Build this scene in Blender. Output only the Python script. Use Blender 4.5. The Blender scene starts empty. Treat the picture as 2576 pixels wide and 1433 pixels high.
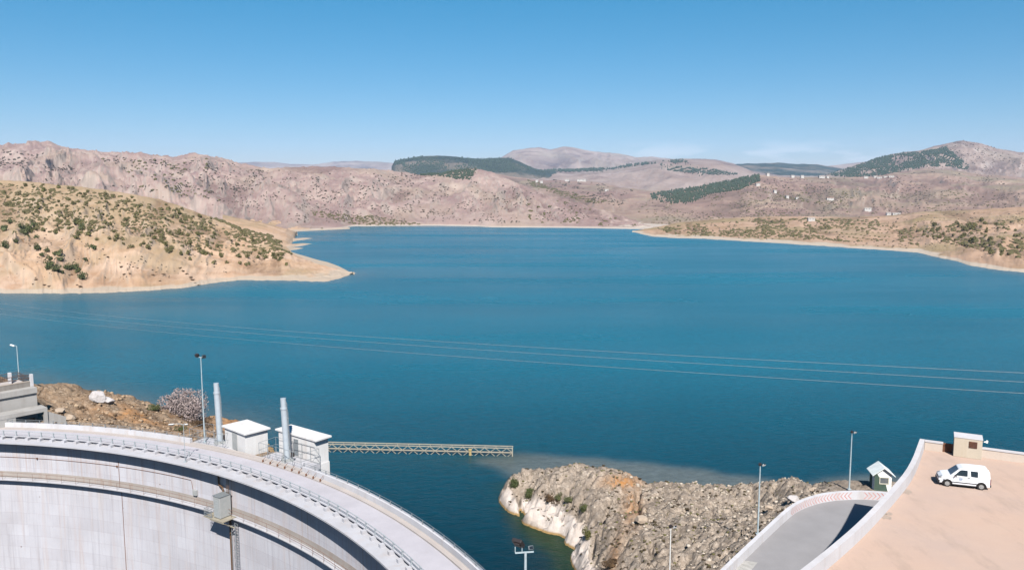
import bpy, bmesh, math, random
import numpy as np
from mathutils import Vector, Matrix
R = math.radians
rng = np.random.default_rng(7); random.seed(7)
S = bpy.context.scene; COL = S.collection
# ---------------------------------------------------------------- camera, sky, sun, exposure
F, CX, CY, HORZ, HC = 2000., 1288., 716.5, 480., 42.
TH = math.atan((CY-HORZ)/F)
cam = bpy.data.objects.new('camera', bpy.data.cameras.new('camera')); COL.objects.link(cam)
cam.data.sensor_width = 36; cam.data.lens = F/2576*36; cam.data.clip_end = 60000; cam.data.clip_start = 0.5
cam.location = (0, 0, HC); cam.rotation_euler = (math.pi/2-TH, 0, 0); S.camera = cam
SUN_EL, SUN_AZ = 46., 8.0       # azimuth measured from straight behind the camera, to the right
sl = bpy.data.lights.new('sun', 'SUN'); sl.energy = 5.0; sl.angle = R(.53); sl.color = (1, .955, .88)
sun = bpy.data.objects.new('sun', sl); COL.objects.link(sun)
tos = Vector((math.sin(R(SUN_AZ))*math.cos(R(SUN_EL)), -math.cos(R(SUN_AZ))*math.cos(R(SUN_EL)), math.sin(R(SUN_EL))))
sun.rotation_euler = tos.to_track_quat('Z', 'Y').to_euler()
W = bpy.data.worlds.new('World'); S.world = W; W.use_nodes = True
nt = W.node_tree; nt.nodes.clear()
def wn(t, **k):
    n = nt.nodes.new(t)
    for a, b in k.items(): setattr(n, a, b)
    return n
sky = wn('ShaderNodeTexSky', sky_type='NISHITA', sun_disc=False, sun_elevation=R(SUN_EL), sun_rotation=R(180-SUN_AZ),
         altitude=600, air_density=1.0, dust_density=.35, ozone_density=3.2)
hs = wn('ShaderNodeHueSaturation'); hs.inputs['Saturation'].default_value = 1.22; hs.inputs['Value'].default_value = .97
hs.inputs['Hue'].default_value = .498
bg = wn('ShaderNodeBackground'); bg.inputs[1].default_value = .05
wo = wn('ShaderNodeOutputWorld')
# low cumulus far beyond the ridges: noise clouds in the sky between 1.5 and 5 degrees
tc = wn('ShaderNodeTexCoord'); sp = wn('ShaderNodeSeparateXYZ'); nt.links.new(tc.outputs['Generated'], sp.inputs[0])
mp = wn('ShaderNodeMapping'); mp.inputs['Scale'].default_value = (14, 14, 60); nt.links.new(tc.outputs['Generated'], mp.inputs[0])
ns = wn('ShaderNodeTexNoise'); ns.inputs['Scale'].default_value = 1.; ns.inputs['Detail'].default_value = 6; nt.links.new(mp.outputs[0], ns.inputs[0])
def mr(src, a, b, c=0., d=1., smooth=True):
    m = wn('ShaderNodeMapRange'); m.interpolation_type = 'SMOOTHSTEP' if smooth else 'LINEAR'
    for i, v in enumerate((a, b, c, d)): m.inputs[1+i].default_value = v
    nt.links.new(src, m.inputs[0]); return m.outputs[0]
def mm(op, a, b):
    m = wn('ShaderNodeMath', operation=op)
    for i, v in enumerate((a, b)):
        if isinstance(v, (int, float)): m.inputs[i].default_value = v
        else: nt.links.new(v, m.inputs[i])
    return m.outputs[0]
band = mm('MULTIPLY', mr(sp.outputs[2], .028, .037), mr(sp.outputs[2], .064, .045))
az = mm('MULTIPLY', mr(sp.outputs[0], .12, .17), mr(sp.outputs[0], .46, .38))
cl = mm('MULTIPLY', mm('MULTIPLY', mr(ns.outputs[0], .46, .60), band), az)
cl = mm('MULTIPLY', cl, .38)
mx = wn('ShaderNodeMix', data_type='RGBA'); nt.links.new(cl, mx.inputs[0])
nt.links.new(sky.outputs[0], hs.inputs['Color']); tint = wn('ShaderNodeMix', data_type='RGBA', blend_type='MULTIPLY'); tint.inputs[0].default_value = 1
tg = wn('ShaderNodeMix', data_type='RGBA'); tg.inputs[6].default_value = (.81, .645, .765, 1); tg.inputs[7].default_value = (.28, .84, .87, 1)
tsp = wn('ShaderNodeSeparateXYZ'); ttc = wn('ShaderNodeTexCoord'); nt.links.new(ttc.outputs['Generated'], tsp.inputs[0])
tmr = wn('ShaderNodeMapRange'); tmr.inputs[1].default_value = 0.; tmr.inputs[2].default_value = .24; nt.links.new(tsp.outputs[2], tmr.inputs[0])
nt.links.new(tmr.outputs[0], tg.inputs[0]); nt.links.new(tg.outputs[2], tint.inputs[7])
nt.links.new(hs.outputs[0], tint.inputs[6]); nt.links.new(tint.outputs[2], mx.inputs[6]); mx.inputs[7].default_value = (7.4, 7.6, 8.2, 1)
nt.links.new(mx.outputs[2], bg.inputs[0]); nt.links.new(bg.outputs[0], wo.inputs[0])
S.view_settings.view_transform = 'Standard'; S.view_settings.look = 'None'; S.view_settings.gamma = 1
S.view_settings.use_curve_mapping = False; S.view_settings.exposure = 1.3
S.cycles.volume_bounces = 0; S.cycles.volume_max_steps = 64

# ---------------------------------------------------------------- geometry helpers
ct, st = math.cos(TH), math.sin(TH)
def ray(x, y):
    x = np.asarray(x, float); y = np.asarray(y, float)
    a = x-CX; b = CY-y
    return np.stack([a, F*ct+b*st, -F*st+b*ct], -1)
def onz(x, y, z):                       # point seen at (x, y) on the level z
    d = ray(x, y); return np.array([0, 0, HC])+d*((np.asarray(z, float)-HC)/d[..., 2])[..., None]
def onY(x, y, Y):                       # point seen at (x, y) at the forward distance Y
    d = ray(x, y); return np.array([0, 0, HC])+d*(np.asarray(Y, float)/d[..., 1])[..., None]
def proj(p):
    p = np.asarray(p, float)-np.array([0, 0, HC])
    dep = p[..., 1]*ct-p[..., 2]*st; up = p[..., 1]*st+p[..., 2]*ct
    return np.stack([CX+F*p[..., 0]/dep, CY-F*up/dep], -1)
def hsh(i, j, s):
    n = (i.astype(np.int64)*374761393+j.astype(np.int64)*668265263+s*974634777) & 0x7fffffff
    n = ((n ^ (n >> 13))*1274126177) & 0x7fffffff
    n = n ^ (n >> 16); return (n & 0xffff)/65535.
def vnoise(x, y, s=0):
    i = np.floor(x); j = np.floor(y); u = x-i; v = y-j; u = u*u*u*(u*(u*6-15)+10); v = v*v*v*(v*(v*6-15)+10)
    i = i.astype(np.int64); j = j.astype(np.int64)
    a = hsh(i, j, s); b = hsh(i+1, j, s); c = hsh(i, j+1, s); d = hsh(i+1, j+1, s)
    return (a*(1-u)+b*u)*(1-v)+(c*(1-u)+d*u)*v
def fbm(x, y, o=5, s=0, g=.5):
    t = 0; a = 1; n = 0
    for k in range(o):
        t = t+a*vnoise(x, y, s+k*17); n += a; a *= g; x, y = x*1.93*.9-y*1.93*.436+3.1, x*1.93*.436+y*1.93*.9+7.7
    return t/n
def ridged(x, y, o=5, s=0, g=.55):
    t = 0; a = 1; n = 0
    for k in range(o):
        t = t+a*(1-np.abs(2*vnoise(x, y, s+k*13)-1))**1.6; n += a; a *= g
        x, y = x*2.03*.92-y*2.03*.39+1.3, x*2.03*.39+y*2.03*.92+5.1
    return t/n
def worley(x, y, s=0):
    i = np.floor(x).astype(np.int64); j = np.floor(y).astype(np.int64); d1 = np.full(x.shape, 9.); d2 = d1.copy(); idv = np.zeros(x.shape)
    for a in (-1, 0, 1):
        for b in (-1, 0, 1):
            px = i+a+hsh(i+a, j+b, s); py = j+b+hsh(i+a, j+b, s+5); d = np.hypot(x-px, y-py)
            m = d < d1; d2 = np.where(m, d1, np.minimum(d2, d)); idv = np.where(m, hsh(i+a, j+b, s+9), idv); d1 = np.where(m, d, d1)
    return d1, d2, idv
ORG = {}
def link_mesh(name, V, Fc, mat, parent=None, smooth=False, attrs=None):
    V = np.asarray(V, float).reshape(-1, 3)
    if parent is not None: V = V-np.array(ORG.get(parent.name, (0, 0, 0)))
    me = bpy.data.meshes.new(name)
    if isinstance(Fc, np.ndarray) and Fc.ndim == 2:
        k = Fc.shape[1]; me.vertices.add(len(V)); me.vertices.foreach_set('co', V.ravel())
        me.loops.add(Fc.size); me.loops.foreach_set('vertex_index', Fc.ravel().astype(np.int32))
        me.polygons.add(len(Fc)); me.polygons.foreach_set('loop_start', np.arange(0, Fc.size, k, dtype=np.int32))
        me.polygons.foreach_set('loop_total', np.full(len(Fc), k, np.int32))
        me.update(calc_edges=True)
    else:
        me.from_pydata(V.tolist(), [], Fc)
    if smooth: me.polygons.foreach_set('use_smooth', np.ones(len(me.polygons), bool))
    for m in (mat if isinstance(mat, (list, tuple)) else [mat]): me.materials.append(m)
    if attrs:
        for k, v in attrs.items():
            a = me.attributes.new(k, 'FLOAT', 'POINT'); a.data.foreach_set('value', np.asarray(v, np.float32).ravel())
    o = bpy.data.objects.new(name, me); COL.objects.link(o)
    if parent is not None: o.parent = parent; ORG[o.name] = ORG.get(parent.name, (0, 0, 0))
    return o
class MB:
    def __init__(s): s.v = []; s.f = []; s.mi = []
    def add(s, V, Fc, mi=0):
        n = len(s.v); s.v += [tuple(map(float, p)) for p in V]; s.f += [tuple(i+n for i in q) for q in Fc]; s.mi += [mi]*len(Fc); return s
    def box(s, c, d, rz=0, M=None, mi=0):
        c = Vector(c); v = []
        rot = M if M is not None else Matrix.Rotation(rz, 3, 'Z')
        for z in (-.5, .5):
            for x, y in ((-.5, -.5), (.5, -.5), (.5, .5), (-.5, .5)): v.append(c+rot @ Vector((x*d[0], y*d[1], z*d[2])))
        return s.add(v, [(0, 3, 2, 1), (4, 5, 6, 7), (0, 1, 5, 4), (1, 2, 6, 5), (2, 3, 7, 6), (3, 0, 4, 7)], mi)
    def prism(s, poly, z0, z1, mi=0):      # z0/z1 scalars or lists
        n = len(poly); a = [z0]*n if np.isscalar(z0) else z0; b = [z1]*n if np.isscalar(z1) else z1
        ar = sum(poly[i][0]*poly[(i+1) % n][1]-poly[(i+1) % n][0]*poly[i][1] for i in range(n))
        ix = list(range(n)) if ar > 0 else list(range(n))[::-1]
        v = [(poly[i][0], poly[i][1], a[i]) for i in ix]+[(poly[i][0], poly[i][1], b[i]) for i in ix]
        f = [tuple(range(n))[::-1], tuple(range(n, 2*n))]+[(i, (i+1) % n, n+(i+1) % n, n+i) for i in range(n)]
        return s.add(v, f, mi)
    def tube(s, pts, r, n=8, cap=True, mi=0):
        pts = [Vector(p) for p in pts]; k = len(pts); rr = [r]*k if np.isscalar(r) else r; v = []; f = []
        up = None
        for i, p in enumerate(pts):
            t = (pts[min(i+1, k-1)]-pts[max(i-1, 0)]).normalized()
            if up is None: up = t.orthogonal().normalized()
            up = (up-t*up.dot(t)).normalized(); w = t.cross(up)
            for j in range(n):
                a = 2*math.pi*j/n; v.append(p+(up*math.cos(a)+w*math.sin(a))*rr[i])
        for i in range(k-1):
            for j in range(n):
                j2 = (j+1) % n; f.append((i*n+j, i*n+j2, (i+1)*n+j2, (i+1)*n+j))
        if cap: f.append(tuple(range(n))[::-1]); f.append(tuple(range((k-1)*n, k*n)))
        return s.add(v, f, mi)
    def bar(s, a, b, w, h, mi=0):
        a = Vector(a); b = Vector(b); d = b-a; L = d.length; d.normalize()
        up = Vector((0, 0, 1)) if abs(d.z) < .95 else Vector((0, 1, 0)); x = d.cross(up).normalized(); u = x.cross(d)
        return s.box((a+b)/2, (L, w, h), M=Matrix((d, x, u)).transposed(), mi=mi)
    def arc(s, r0, r1, z0, z1, a0, a1, n=None, mi=0):    # block on the arch: radii, levels, angles in degrees
        n = n or max(1, int(abs(a1-a0)/.7)+1); v = []; f = []
        for i in range(n+1):
            a = R(a0+(a1-a0)*i/n)
            for r, z in ((r0, z0), (r1, z0), (r1, z1), (r0, z1)): v.append((DC[0]+r*math.sin(a), DC[1]+r*math.cos(a), z))
        for i in range(n):
            for j in range(4):
                j2 = (j+1) % 4; f.append((i*4+j, i*4+j2, i*4+4+j2, i*4+4+j))
        f.append((0, 3, 2, 1)); f.append((n*4, n*4+1, n*4+2, n*4+3)); return s.add(v, f, mi)
    def build(s, name, mat, parent=None, smooth=False, fix=True, bevel=0):
        o = link_mesh(name, s.v, s.f, mat, parent, smooth)
        if any(s.mi): o.data.polygons.foreach_set('material_index', s.mi)
        if fix:
            bm = bmesh.new(); bm.from_mesh(o.data); bmesh.ops.recalc_face_normals(bm, faces=bm.faces); bm.to_mesh(o.data); bm.free()
        if bevel:
            m = o.modifiers.new('bevel', 'BEVEL'); m.width = bevel; m.segments = 2; m.limit_method = 'ANGLE'
        return o
def tag(o, label=None, cat=None, group=None, kind=None):
    for k, v in (('label', label), ('category', cat), ('group', group), ('kind', kind)):
        if v: o[k] = v
    return o
def thing(name, loc, label, cat, group=None):
    o = bpy.data.objects.new(name, None); COL.objects.link(o); o.location = loc; o.empty_display_size = .3
    ORG[o.name] = tuple(loc); return tag(o, label, cat, group)
def struct(o): o['kind'] = 'structure'; return o
DC = (-74.6, 23.2)
def pa(r, a, z): return (DC[0]+r*math.sin(R(a)), DC[1]+r*math.cos(R(a)), z)
def ang(p): return math.degrees(math.atan2(p[0]-DC[0], p[1]-DC[1]))

# ---------------------------------------------------------------- materials
ALB = .464                   # the photograph is exposed for dark surfaces: base colours are written as seen, then brought down to real reflectance
class NT:
    def __init__(s, name):
        s.m = bpy.data.materials.new(name); s.m.use_nodes = True; s.t = s.m.node_tree; s.t.nodes.clear()
        s.out = s.t.nodes.new('ShaderNodeOutputMaterial'); s.b = s.t.nodes.new('ShaderNodeBsdfPrincipled'); s.t.links.new(s.b.outputs[0], s.out.inputs[0])
        s.geo = s.t.nodes.new('ShaderNodeNewGeometry'); s.pos = s.geo.outputs['Position']
        s.tc = s.t.nodes.new('ShaderNodeTexCoord'); s.obj = s.tc.outputs['Object']
    def n(s, ty, ins={}, **k):
        q = s.t.nodes.new(ty)
        for a, b in k.items(): setattr(q, a, b)
        for a, b in ins.items(): s.set(q.inputs[a], b)
        return q
    def set(s, sock, v):
        if isinstance(v, bpy.types.NodeSocket): s.t.links.new(v, sock)
        elif isinstance(v, tuple) and len(v) == 3 and sock.type == 'RGBA': sock.default_value = (*v, 1)
        else: sock.default_value = v
    def map(s, src, sc=(1, 1, 1), rot=(0, 0, 0)):
        return s.n('ShaderNodeMapping', {'Vector': src, 'Scale': sc, 'Rotation': rot}).outputs[0]
    def noise(s, src, sc, det=4, rough=.55, dist=0.):
        return s.n('ShaderNodeTexNoise', {'Vector': src, 'Scale': sc, 'Detail': det, 'Roughness': rough, 'Distortion': dist}).outputs[0]
    def vor(s, src, sc, out='Distance', feature='F1'):
        return s.n('ShaderNodeTexVoronoi', {'Vector': src, 'Scale': sc}, feature=feature).outputs[out]
    def rng(s, v, a, b, c=0., d=1.):
        return s.n('ShaderNodeMapRange', {0: v, 1: a, 2: b, 3: c, 4: d}).outputs[0]
    def mix(s, f, a, b, bt='MIX'):
        q = s.n('ShaderNodeMix', data_type='RGBA', blend_type=bt); s.set(q.inputs[0], f); s.set(q.inputs[6], a); s.set(q.inputs[7], b); return q.outputs[2]
    def math(s, op, a, b=0.):
        q = s.n('ShaderNodeMath', operation=op); s.set(q.inputs[0], a); s.set(q.inputs[1], b); return q.outputs[0]
    def z(s): return s.n('ShaderNodeSeparateXYZ', {0: s.pos}).outputs[2]
    def attr(s, name): return s.n('ShaderNodeAttribute', attribute_name=name).outputs['Fac']
    def bump(s, h, st_=.4, d=.1): s.set(s.b.inputs['Normal'], s.n('ShaderNodeBump', {'Height': h, 'Strength': st_, 'Distance': d}).outputs[0])
    def fin(s, col, rough=.85, metal=0., spec=.3, k=None):
        k = k or (.66 if 'white_' in s.m.name and 'concrete' not in s.m.name and 'rock' not in s.m.name or 'whitewash' in s.m.name else ALB)
        col = s.mix(1., col, (k, k, k), 'MULTIPLY')
        s.set(s.b.inputs['Base Color'], col); s.set(s.b.inputs['Roughness'], rough); s.set(s.b.inputs['Metallic'], metal)
        s.b.inputs['Specular IOR Level'].default_value = spec; return s.m
def plain(name, c, c2=None, sc=6., rough=.7, metal=0., spec=.4, bump=0., bsc=None):
    q = NT(name); c2 = c2 or tuple(x*.8 for x in c)
    nz = q.noise(q.obj, sc, 5); col = q.mix(q.rng(nz, .35, .65), c, c2)
    if bump: q.bump(q.noise(q.obj, bsc or sc*6, 4), bump, .02)
    return q.fin(col, rough, metal, spec)
def concrete(name, c, stain=(.50, .36, .27), amt=.5, streak=True, bsc=1.):
    q = NT(name); big = q.noise(q.pos, .35*bsc, 5); fine = q.noise(q.pos, 6*bsc, 4)
    col = q.mix(q.rng(big, .35, .7), c, tuple(x*.86 for x in c))
    if streak:
        s1 = q.noise(q.map(q.pos, (1.1, 1.1, .06)), 1., 5, .6); s2 = q.noise(q.map(q.pos, (.25, .25, .1)), 1., 3)
        col = q.mix(q.math('MULTIPLY', q.rng(s1, .5, .72), amt), col, stain)
        col = q.mix(q.math('MULTIPLY', q.rng(s2, .5, .7), amt*.5), col, tuple(x*.7 for x in c))
    col = q.mix(q.math('MULTIPLY', q.rng(fine, .45, .75), .25), col, tuple(x*.72 for x in c))
    q.bump(fine, .3, .02); return q.fin(col, .9, 0, .2)
def terrain(name, c1, c2, c3, grass, gamt=.5, sc=.02, fine=.6, shore=(.46, .38, .29), shore_z=1.6, dark=(.16, .11, .085), damt=.4, sgn=.3, mul=(1, 1, 1), gz=0):
    c1, c2, c3, grass = [tuple(a_*b_ for a_, b_ in zip(c_, mul)) for c_ in (c1, c2, c3, grass)]; shore = tuple(x*1.15 for x in shore)
    q = NT(name); a = q.noise(q.pos, sc, 6, .6, .6); b = q.noise(q.pos, sc*4, 6, .65); c = q.noise(q.pos, fine, 5, .7)
    col = q.mix(q.rng(a, .4, .62), c1, c2); col = q.mix(q.rng(b, .48, .68), col, c3)
    g = q.noise(q.map(q.pos, (1, 1, 1.5)), sc*1.7, 4, .5)
    col = q.mix(q.math('MULTIPLY', q.rng(g, .5, .62), gamt), col, grass)
    if gz: col = q.mix(q.math('MULTIPLY', q.rng(q.math('ADD', q.z(), q.rng(b, .3, .7, -7., 7.)), gz, gz+12.), .62), col, grass)
    col = q.mix(q.math('MULTIPLY', q.rng(c, .55, .78), damt), col, dark)
    col = q.mix(q.math('MULTIPLY', q.attr('gully'), q.rng(b, .25, .6, .25, .8)), col, tuple(x*1.15 for x in dark))  # scrub-brown gully tint, doubling as relief shading put into the colour
    nz = q.n('ShaderNodeSeparateXYZ', {0: q.geo.outputs['Normal']}).outputs[2]
    col = q.mix(q.math('MULTIPLY', q.rng(nz, .93, .7), .45), col, shore)
    zj = q.math('ADD', q.z(), q.rng(b, .3, .7, -sgn, sgn))
    if shore_z > 0: col = q.mix(q.rng(zj, shore_z*1.15, shore_z*.8), col, shore)
    q.bump(c, .5, .6 if sc < .05 else .1); return q.fin(col, .95, 0, .1)
M = {}
M['conc'] = concrete('white_concrete', (.77, .765, .82), amt=.35)
M['face'] = None
M['house'] = concrete('gate_house_render', (.92, .91, .93), amt=.3)
M['road'] = concrete('crest_road', (.62, .595, .66), streak=False)
M['walk'] = concrete('crest_pavement', (.60, .54, .52), streak=False)
M['ledge'] = concrete('ledge_concrete', (.64, .64, .70), amt=.25, bsc=1.5)
M['gconc'] = concrete('grey_concrete', (.52, .50, .49), (.26, .2, .16), .45)
M['steel'] = plain('galvanised_steel', (.42, .46, .50), rough=.5, metal=.35)
M['rail'] = plain('pale_grey_rail_paint', (.50, .55, .60), rough=.6)
M['pole'] = plain('pale_blue_paint', (.56, .66, .72), rough=.45, spec=.5)
M['white'] = plain('white_paint', (.80, .80, .80), rough=.5)
M['dark'] = plain('dark_metal', (.04, .03, .03), rough=.5)
M['brown'] = plain('brown_rail_paint', (.12, .07, .055), rough=.6)
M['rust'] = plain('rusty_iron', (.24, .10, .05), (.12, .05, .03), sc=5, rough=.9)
M['tube'] = plain('light_blue_steel', (.55, .61, .68), (.48, .54, .62), sc=1.5, rough=.4, spec=.5)
M['cable'] = plain('red_brown_conduit', (.30, .17, .13), rough=.7)
M['pipe'] = plain('brown_pipe', (.16, .09, .05), rough=.6)
M['box'] = plain('grey_cabin_paint', (.44, .46, .47), (.50, .51, .52), sc=2, rough=.5)
M['tan_steel'] = plain('tan_truss_paint', (.46, .42, .34), (.38, .34, .27), sc=1.5, rough=.7)
M['glass'] = plain('window_glass', (.02, .025, .03), (.03, .035, .04), rough=.08, spec=.6)
M['wire'] = plain('aluminium_wire', (.55, .55, .55), rough=.4, metal=.3)

# dam face: board-marked lifts, rust streaks, formwork panels on the arch
def face_mat():
    q = NT('dam_face_concrete'); p = q.n('ShaderNodeSeparateXYZ', {0: q.pos})
    dx = q.math('SUBTRACT', p.outputs[0], DC[0]); dy = q.math('SUBTRACT', p.outputs[1], DC[1])
    an = q.math('MULTIPLY', q.math('ARCTAN2', dx, dy), 76.8)           # arc length in metres
    uv = q.n('ShaderNodeCombineXYZ', {0: an, 1: p.outputs[2], 2: 0.}).outputs[0]
    base = q.mix(q.rng(q.noise(uv, .18, 5), .35, .7), (.72, .72, .80), (.62, .61, .67))
    br = q.n('ShaderNodeTexBrick', {'Vector': uv, 'Scale': 1., 'Mortar Size': .02, 'Mortar Smooth': .4, 'Brick Width': 3.1, 'Row Height': 1.55, 'Color1': (1., 1., 1., 1), 'Color2': (.88, .87, .87, 1), 'Mortar': (.74, .69, .68, 1)}, offset=.5)
    base = q.mix(.75, base, br.outputs[0], 'MULTIPLY')
    s1 = q.noise(q.map(uv, (.85, .045, 1)), 1., 6, .62, .2); s2 = q.noise(q.map(uv, (2.6, .1, 1)), 1., 5, .6)
    base = q.mix(q.math('MULTIPLY', q.rng(s1, .52, .68), .42), base, (.56, .39, .32))
    base = q.mix(q.math('MULTIPLY', q.rng(s2, .5, .7), .35), base, (.36, .34, .37))
    s3 = q.noise(q.map(uv, (.5, .03, 1)), 1.7, 4, .6)
    base = q.mix(q.math('MULTIPLY', q.rng(s3, .56, .74), .6), base, (.74, .75, .80))
    st_ = q.noise(q.map(uv, (3.2, .05, 1)), 1., 3); near = q.math('MULTIPLY', q.rng(p.outputs[2], -3., 9.), q.rng(st_, .55, .7))
    base = q.mix(q.math('MULTIPLY', near, .45), base, (.5, .33, .25))
    sp_ = q.vor(uv, .45); base = q.mix(q.rng(sp_, .045, .03), base, (.2, .12, .1))
    q.bump(q.math('ADD', br.outputs['Fac'], q.noise(uv, 5, 3)), .12, .03); return q.fin(base, .9, 0, .2)
M['face'] = face_mat()

# ---------------------------------------------------------------- hills
HILLS = {}
def ip(x, pts, k): return np.interp(x, [p[0] for p in pts], [p[k] for p in pts])
def smooth1(a, n):
    if n < 2: return a
    k = np.hanning(n+2)[1:-1]; k /= k.sum(); return np.convolve(np.pad(a, (n//2, n-1-n//2), 'edge'), k, 'valid')
def hill(name, x0, x1, nc, nr, ridge, base, mat, power=1., amp=.12, L=60., seed=0, back=.5, backrise=.5, jag=1.2, fine=.02, kidx=None):
    """ridge: (x, y, Y) seen ridge line and its distance; base: (x, y) shoreline at z 0, or (x, Y, z) hidden foot"""
    x = np.linspace(x0, x1, nc); yr = smooth1(ip(x, ridge, 1), 7)
    yr = yr+jag*(fbm(x*.05, x*0+seed, 5, seed)-.5)*2.4; Yr = smooth1(ip(x, ridge, 2), max(3, nc//25))
    Rp = onY(x, yr, Yr)
    if len(base[0]) == 2:
        yb = smooth1(ip(x, base, 1), max(3, int(nc*22/(x1-x0)))); Bs = onz(x, yb, 0.); yb = yb+(fbm(x*.07, x*0+3, 4, seed+3)-.5)*2.2*np.clip((yb-560)/60, .2, 1.5); Bp = onz(x, yb, 0.)
    else:
        Y = ip(x, base, 1); Bp = onY(x, 480+x*0, Y); Bp[:, 2] = ip(x, base, 2); Bs = Bp
    t = np.concatenate([[-.06, -.03], np.linspace(0, 1, nr), 1+np.linspace(.06, back+.06, 10)])[:, None]
    tc_ = np.clip(t, 0, 1); P = Bs[None]+(Rp-Bs)[None]*t[..., None]+((Bp-Bs)[None])*((1-np.clip(t, 0, 1))**10)[..., None]
    hgt = (Rp[:, 2]-Bp[:, 2])[None]
    z = Bp[:, 2][None]+hgt*tc_**power
    z = np.where(t < 0, t*60+Bp[:, 2][None], z)
    z = np.where(t > 1, Rp[:, 2][None]-np.abs(hgt)*(t-1)*backrise*2-(t-1)*20, z)
    seg = np.hypot(*(Rp[1:, :2]-Rp[:-1, :2]).T); sarc = np.concatenate([[0], np.cumsum(seg)])[None]
    len_ = np.hypot(*(Rp-Bp)[:, :2].T)[None]
    wob = (fbm(sarc/L*.5+0*t, tc_*len_/L*.5, 3, seed+9)-.5)*1.4
    g = ridged(sarc/L+wob+tc_*.5, tc_*len_/(L*3.2)+wob*.3, 5, seed)-.55
    g2 = fbm(P[..., 0]/L*1.1, P[..., 1]/L*1.1, 5, seed+50)-.5
    w = np.sin(np.pi*np.clip(t, 0, 1)**.8)**.8*.9+.1*np.clip(t*6, 0, 1)
    w = np.where(t <= 0, 0, w)
    dz = amp*1.5*np.maximum(np.abs(hgt), 6)*(g*1.7+g2*1.2)*w+fine*L*(ridged(P[..., 0]/L*5, P[..., 1]/L*5, 4, seed+4)-.5)*np.clip(tc_*5, 0, 1)*np.where(t >= 1, .35, 1)
    P[..., 2] = z+dz
    if len(base[0]) == 2: P[..., 2] = np.where(t > 0, np.maximum(P[..., 2], .12+0*P[..., 2]), P[..., 2])
    nr_ = P.shape[0]; idx = np.arange(nr_*nc).reshape(nr_, nc)
    q = np.stack([idx[:-1, :-1], idx[:-1, 1:], idx[1:, 1:], idx[1:, :-1]], -1).reshape(-1, 4)
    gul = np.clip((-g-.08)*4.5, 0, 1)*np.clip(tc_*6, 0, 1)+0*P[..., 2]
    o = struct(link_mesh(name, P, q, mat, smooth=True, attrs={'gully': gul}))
    HILLS[kidx or name] = (P[2:nr+2].reshape(-1, 3), proj(P[2:nr+2].reshape(-1, 3))); return o
def inpoly(x, y, poly):
    c = np.zeros(np.shape(x), bool); n = len(poly)
    for i in range(n):
        (x1, y1), (x2, y2) = poly[i], poly[(i+1) % n]
        c ^= ((y1 > y) != (y2 > y)) & (x < (x2-x1)*(y-y1)/((y2-y1) or 1e-9)+x1)
    return c
def place(hk, pts):                     # image points -> positions on that hill
    P, uv = HILLS[hk]; pts = np.asarray(pts, float); out = []
    for k in range(0, len(pts), 64):
        d = ((uv[None]-pts[k:k+64, None])**2).sum(-1); i = d.argmin(1); out.append(P[i])
    return np.concatenate(out)
def sample(poly, n, seed=0, dens=None, mind=0):
    r = np.random.default_rng(seed); xs = [p[0] for p in poly]; ys = [p[1] for p in poly]; out = np.zeros((0, 2)); it = 0
    while len(out) < n and it < 400:
        it += 1; x = r.uniform(min(xs), max(xs), n*2); y = r.uniform(min(ys), max(ys), n*2)
        m = inpoly(x, y, poly)
        if dens is not None: m &= r.uniform(0, 1, n*2) < dens(x, y)
        c = np.stack([x, y], 1)[m]
        if mind:
            for p in c:
                if len(out) == 0 or (((out-p)*np.array([1, 1.6]))**2).sum(1).min() > mind**2: out = np.vstack([out, p])
                if len(out) >= n: break
        else: out = np.vstack([out, c])
    return out[:n]
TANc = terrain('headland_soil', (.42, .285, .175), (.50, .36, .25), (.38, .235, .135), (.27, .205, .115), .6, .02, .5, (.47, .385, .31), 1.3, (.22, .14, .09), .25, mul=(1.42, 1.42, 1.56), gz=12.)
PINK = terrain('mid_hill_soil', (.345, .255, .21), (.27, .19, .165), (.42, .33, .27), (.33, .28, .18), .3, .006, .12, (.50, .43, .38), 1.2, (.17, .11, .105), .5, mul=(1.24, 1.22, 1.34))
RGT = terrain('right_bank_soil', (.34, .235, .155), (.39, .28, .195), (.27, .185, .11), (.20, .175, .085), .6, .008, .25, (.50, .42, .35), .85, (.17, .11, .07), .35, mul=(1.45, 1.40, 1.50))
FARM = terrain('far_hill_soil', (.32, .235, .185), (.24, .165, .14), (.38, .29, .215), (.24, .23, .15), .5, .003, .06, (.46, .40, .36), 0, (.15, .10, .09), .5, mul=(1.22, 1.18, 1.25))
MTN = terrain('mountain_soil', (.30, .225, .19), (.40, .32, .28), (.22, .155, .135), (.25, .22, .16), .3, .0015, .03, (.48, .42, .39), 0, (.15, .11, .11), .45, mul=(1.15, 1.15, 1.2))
FOR = terrain('wooded_mountain_soil', (.05, .065, .055), (.065, .08, .065), (.045, .06, .05), (.28, .22, .18), .75, .002, .03, (.08, .09, .07), 0, (.03, .04, .035), .6)

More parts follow.
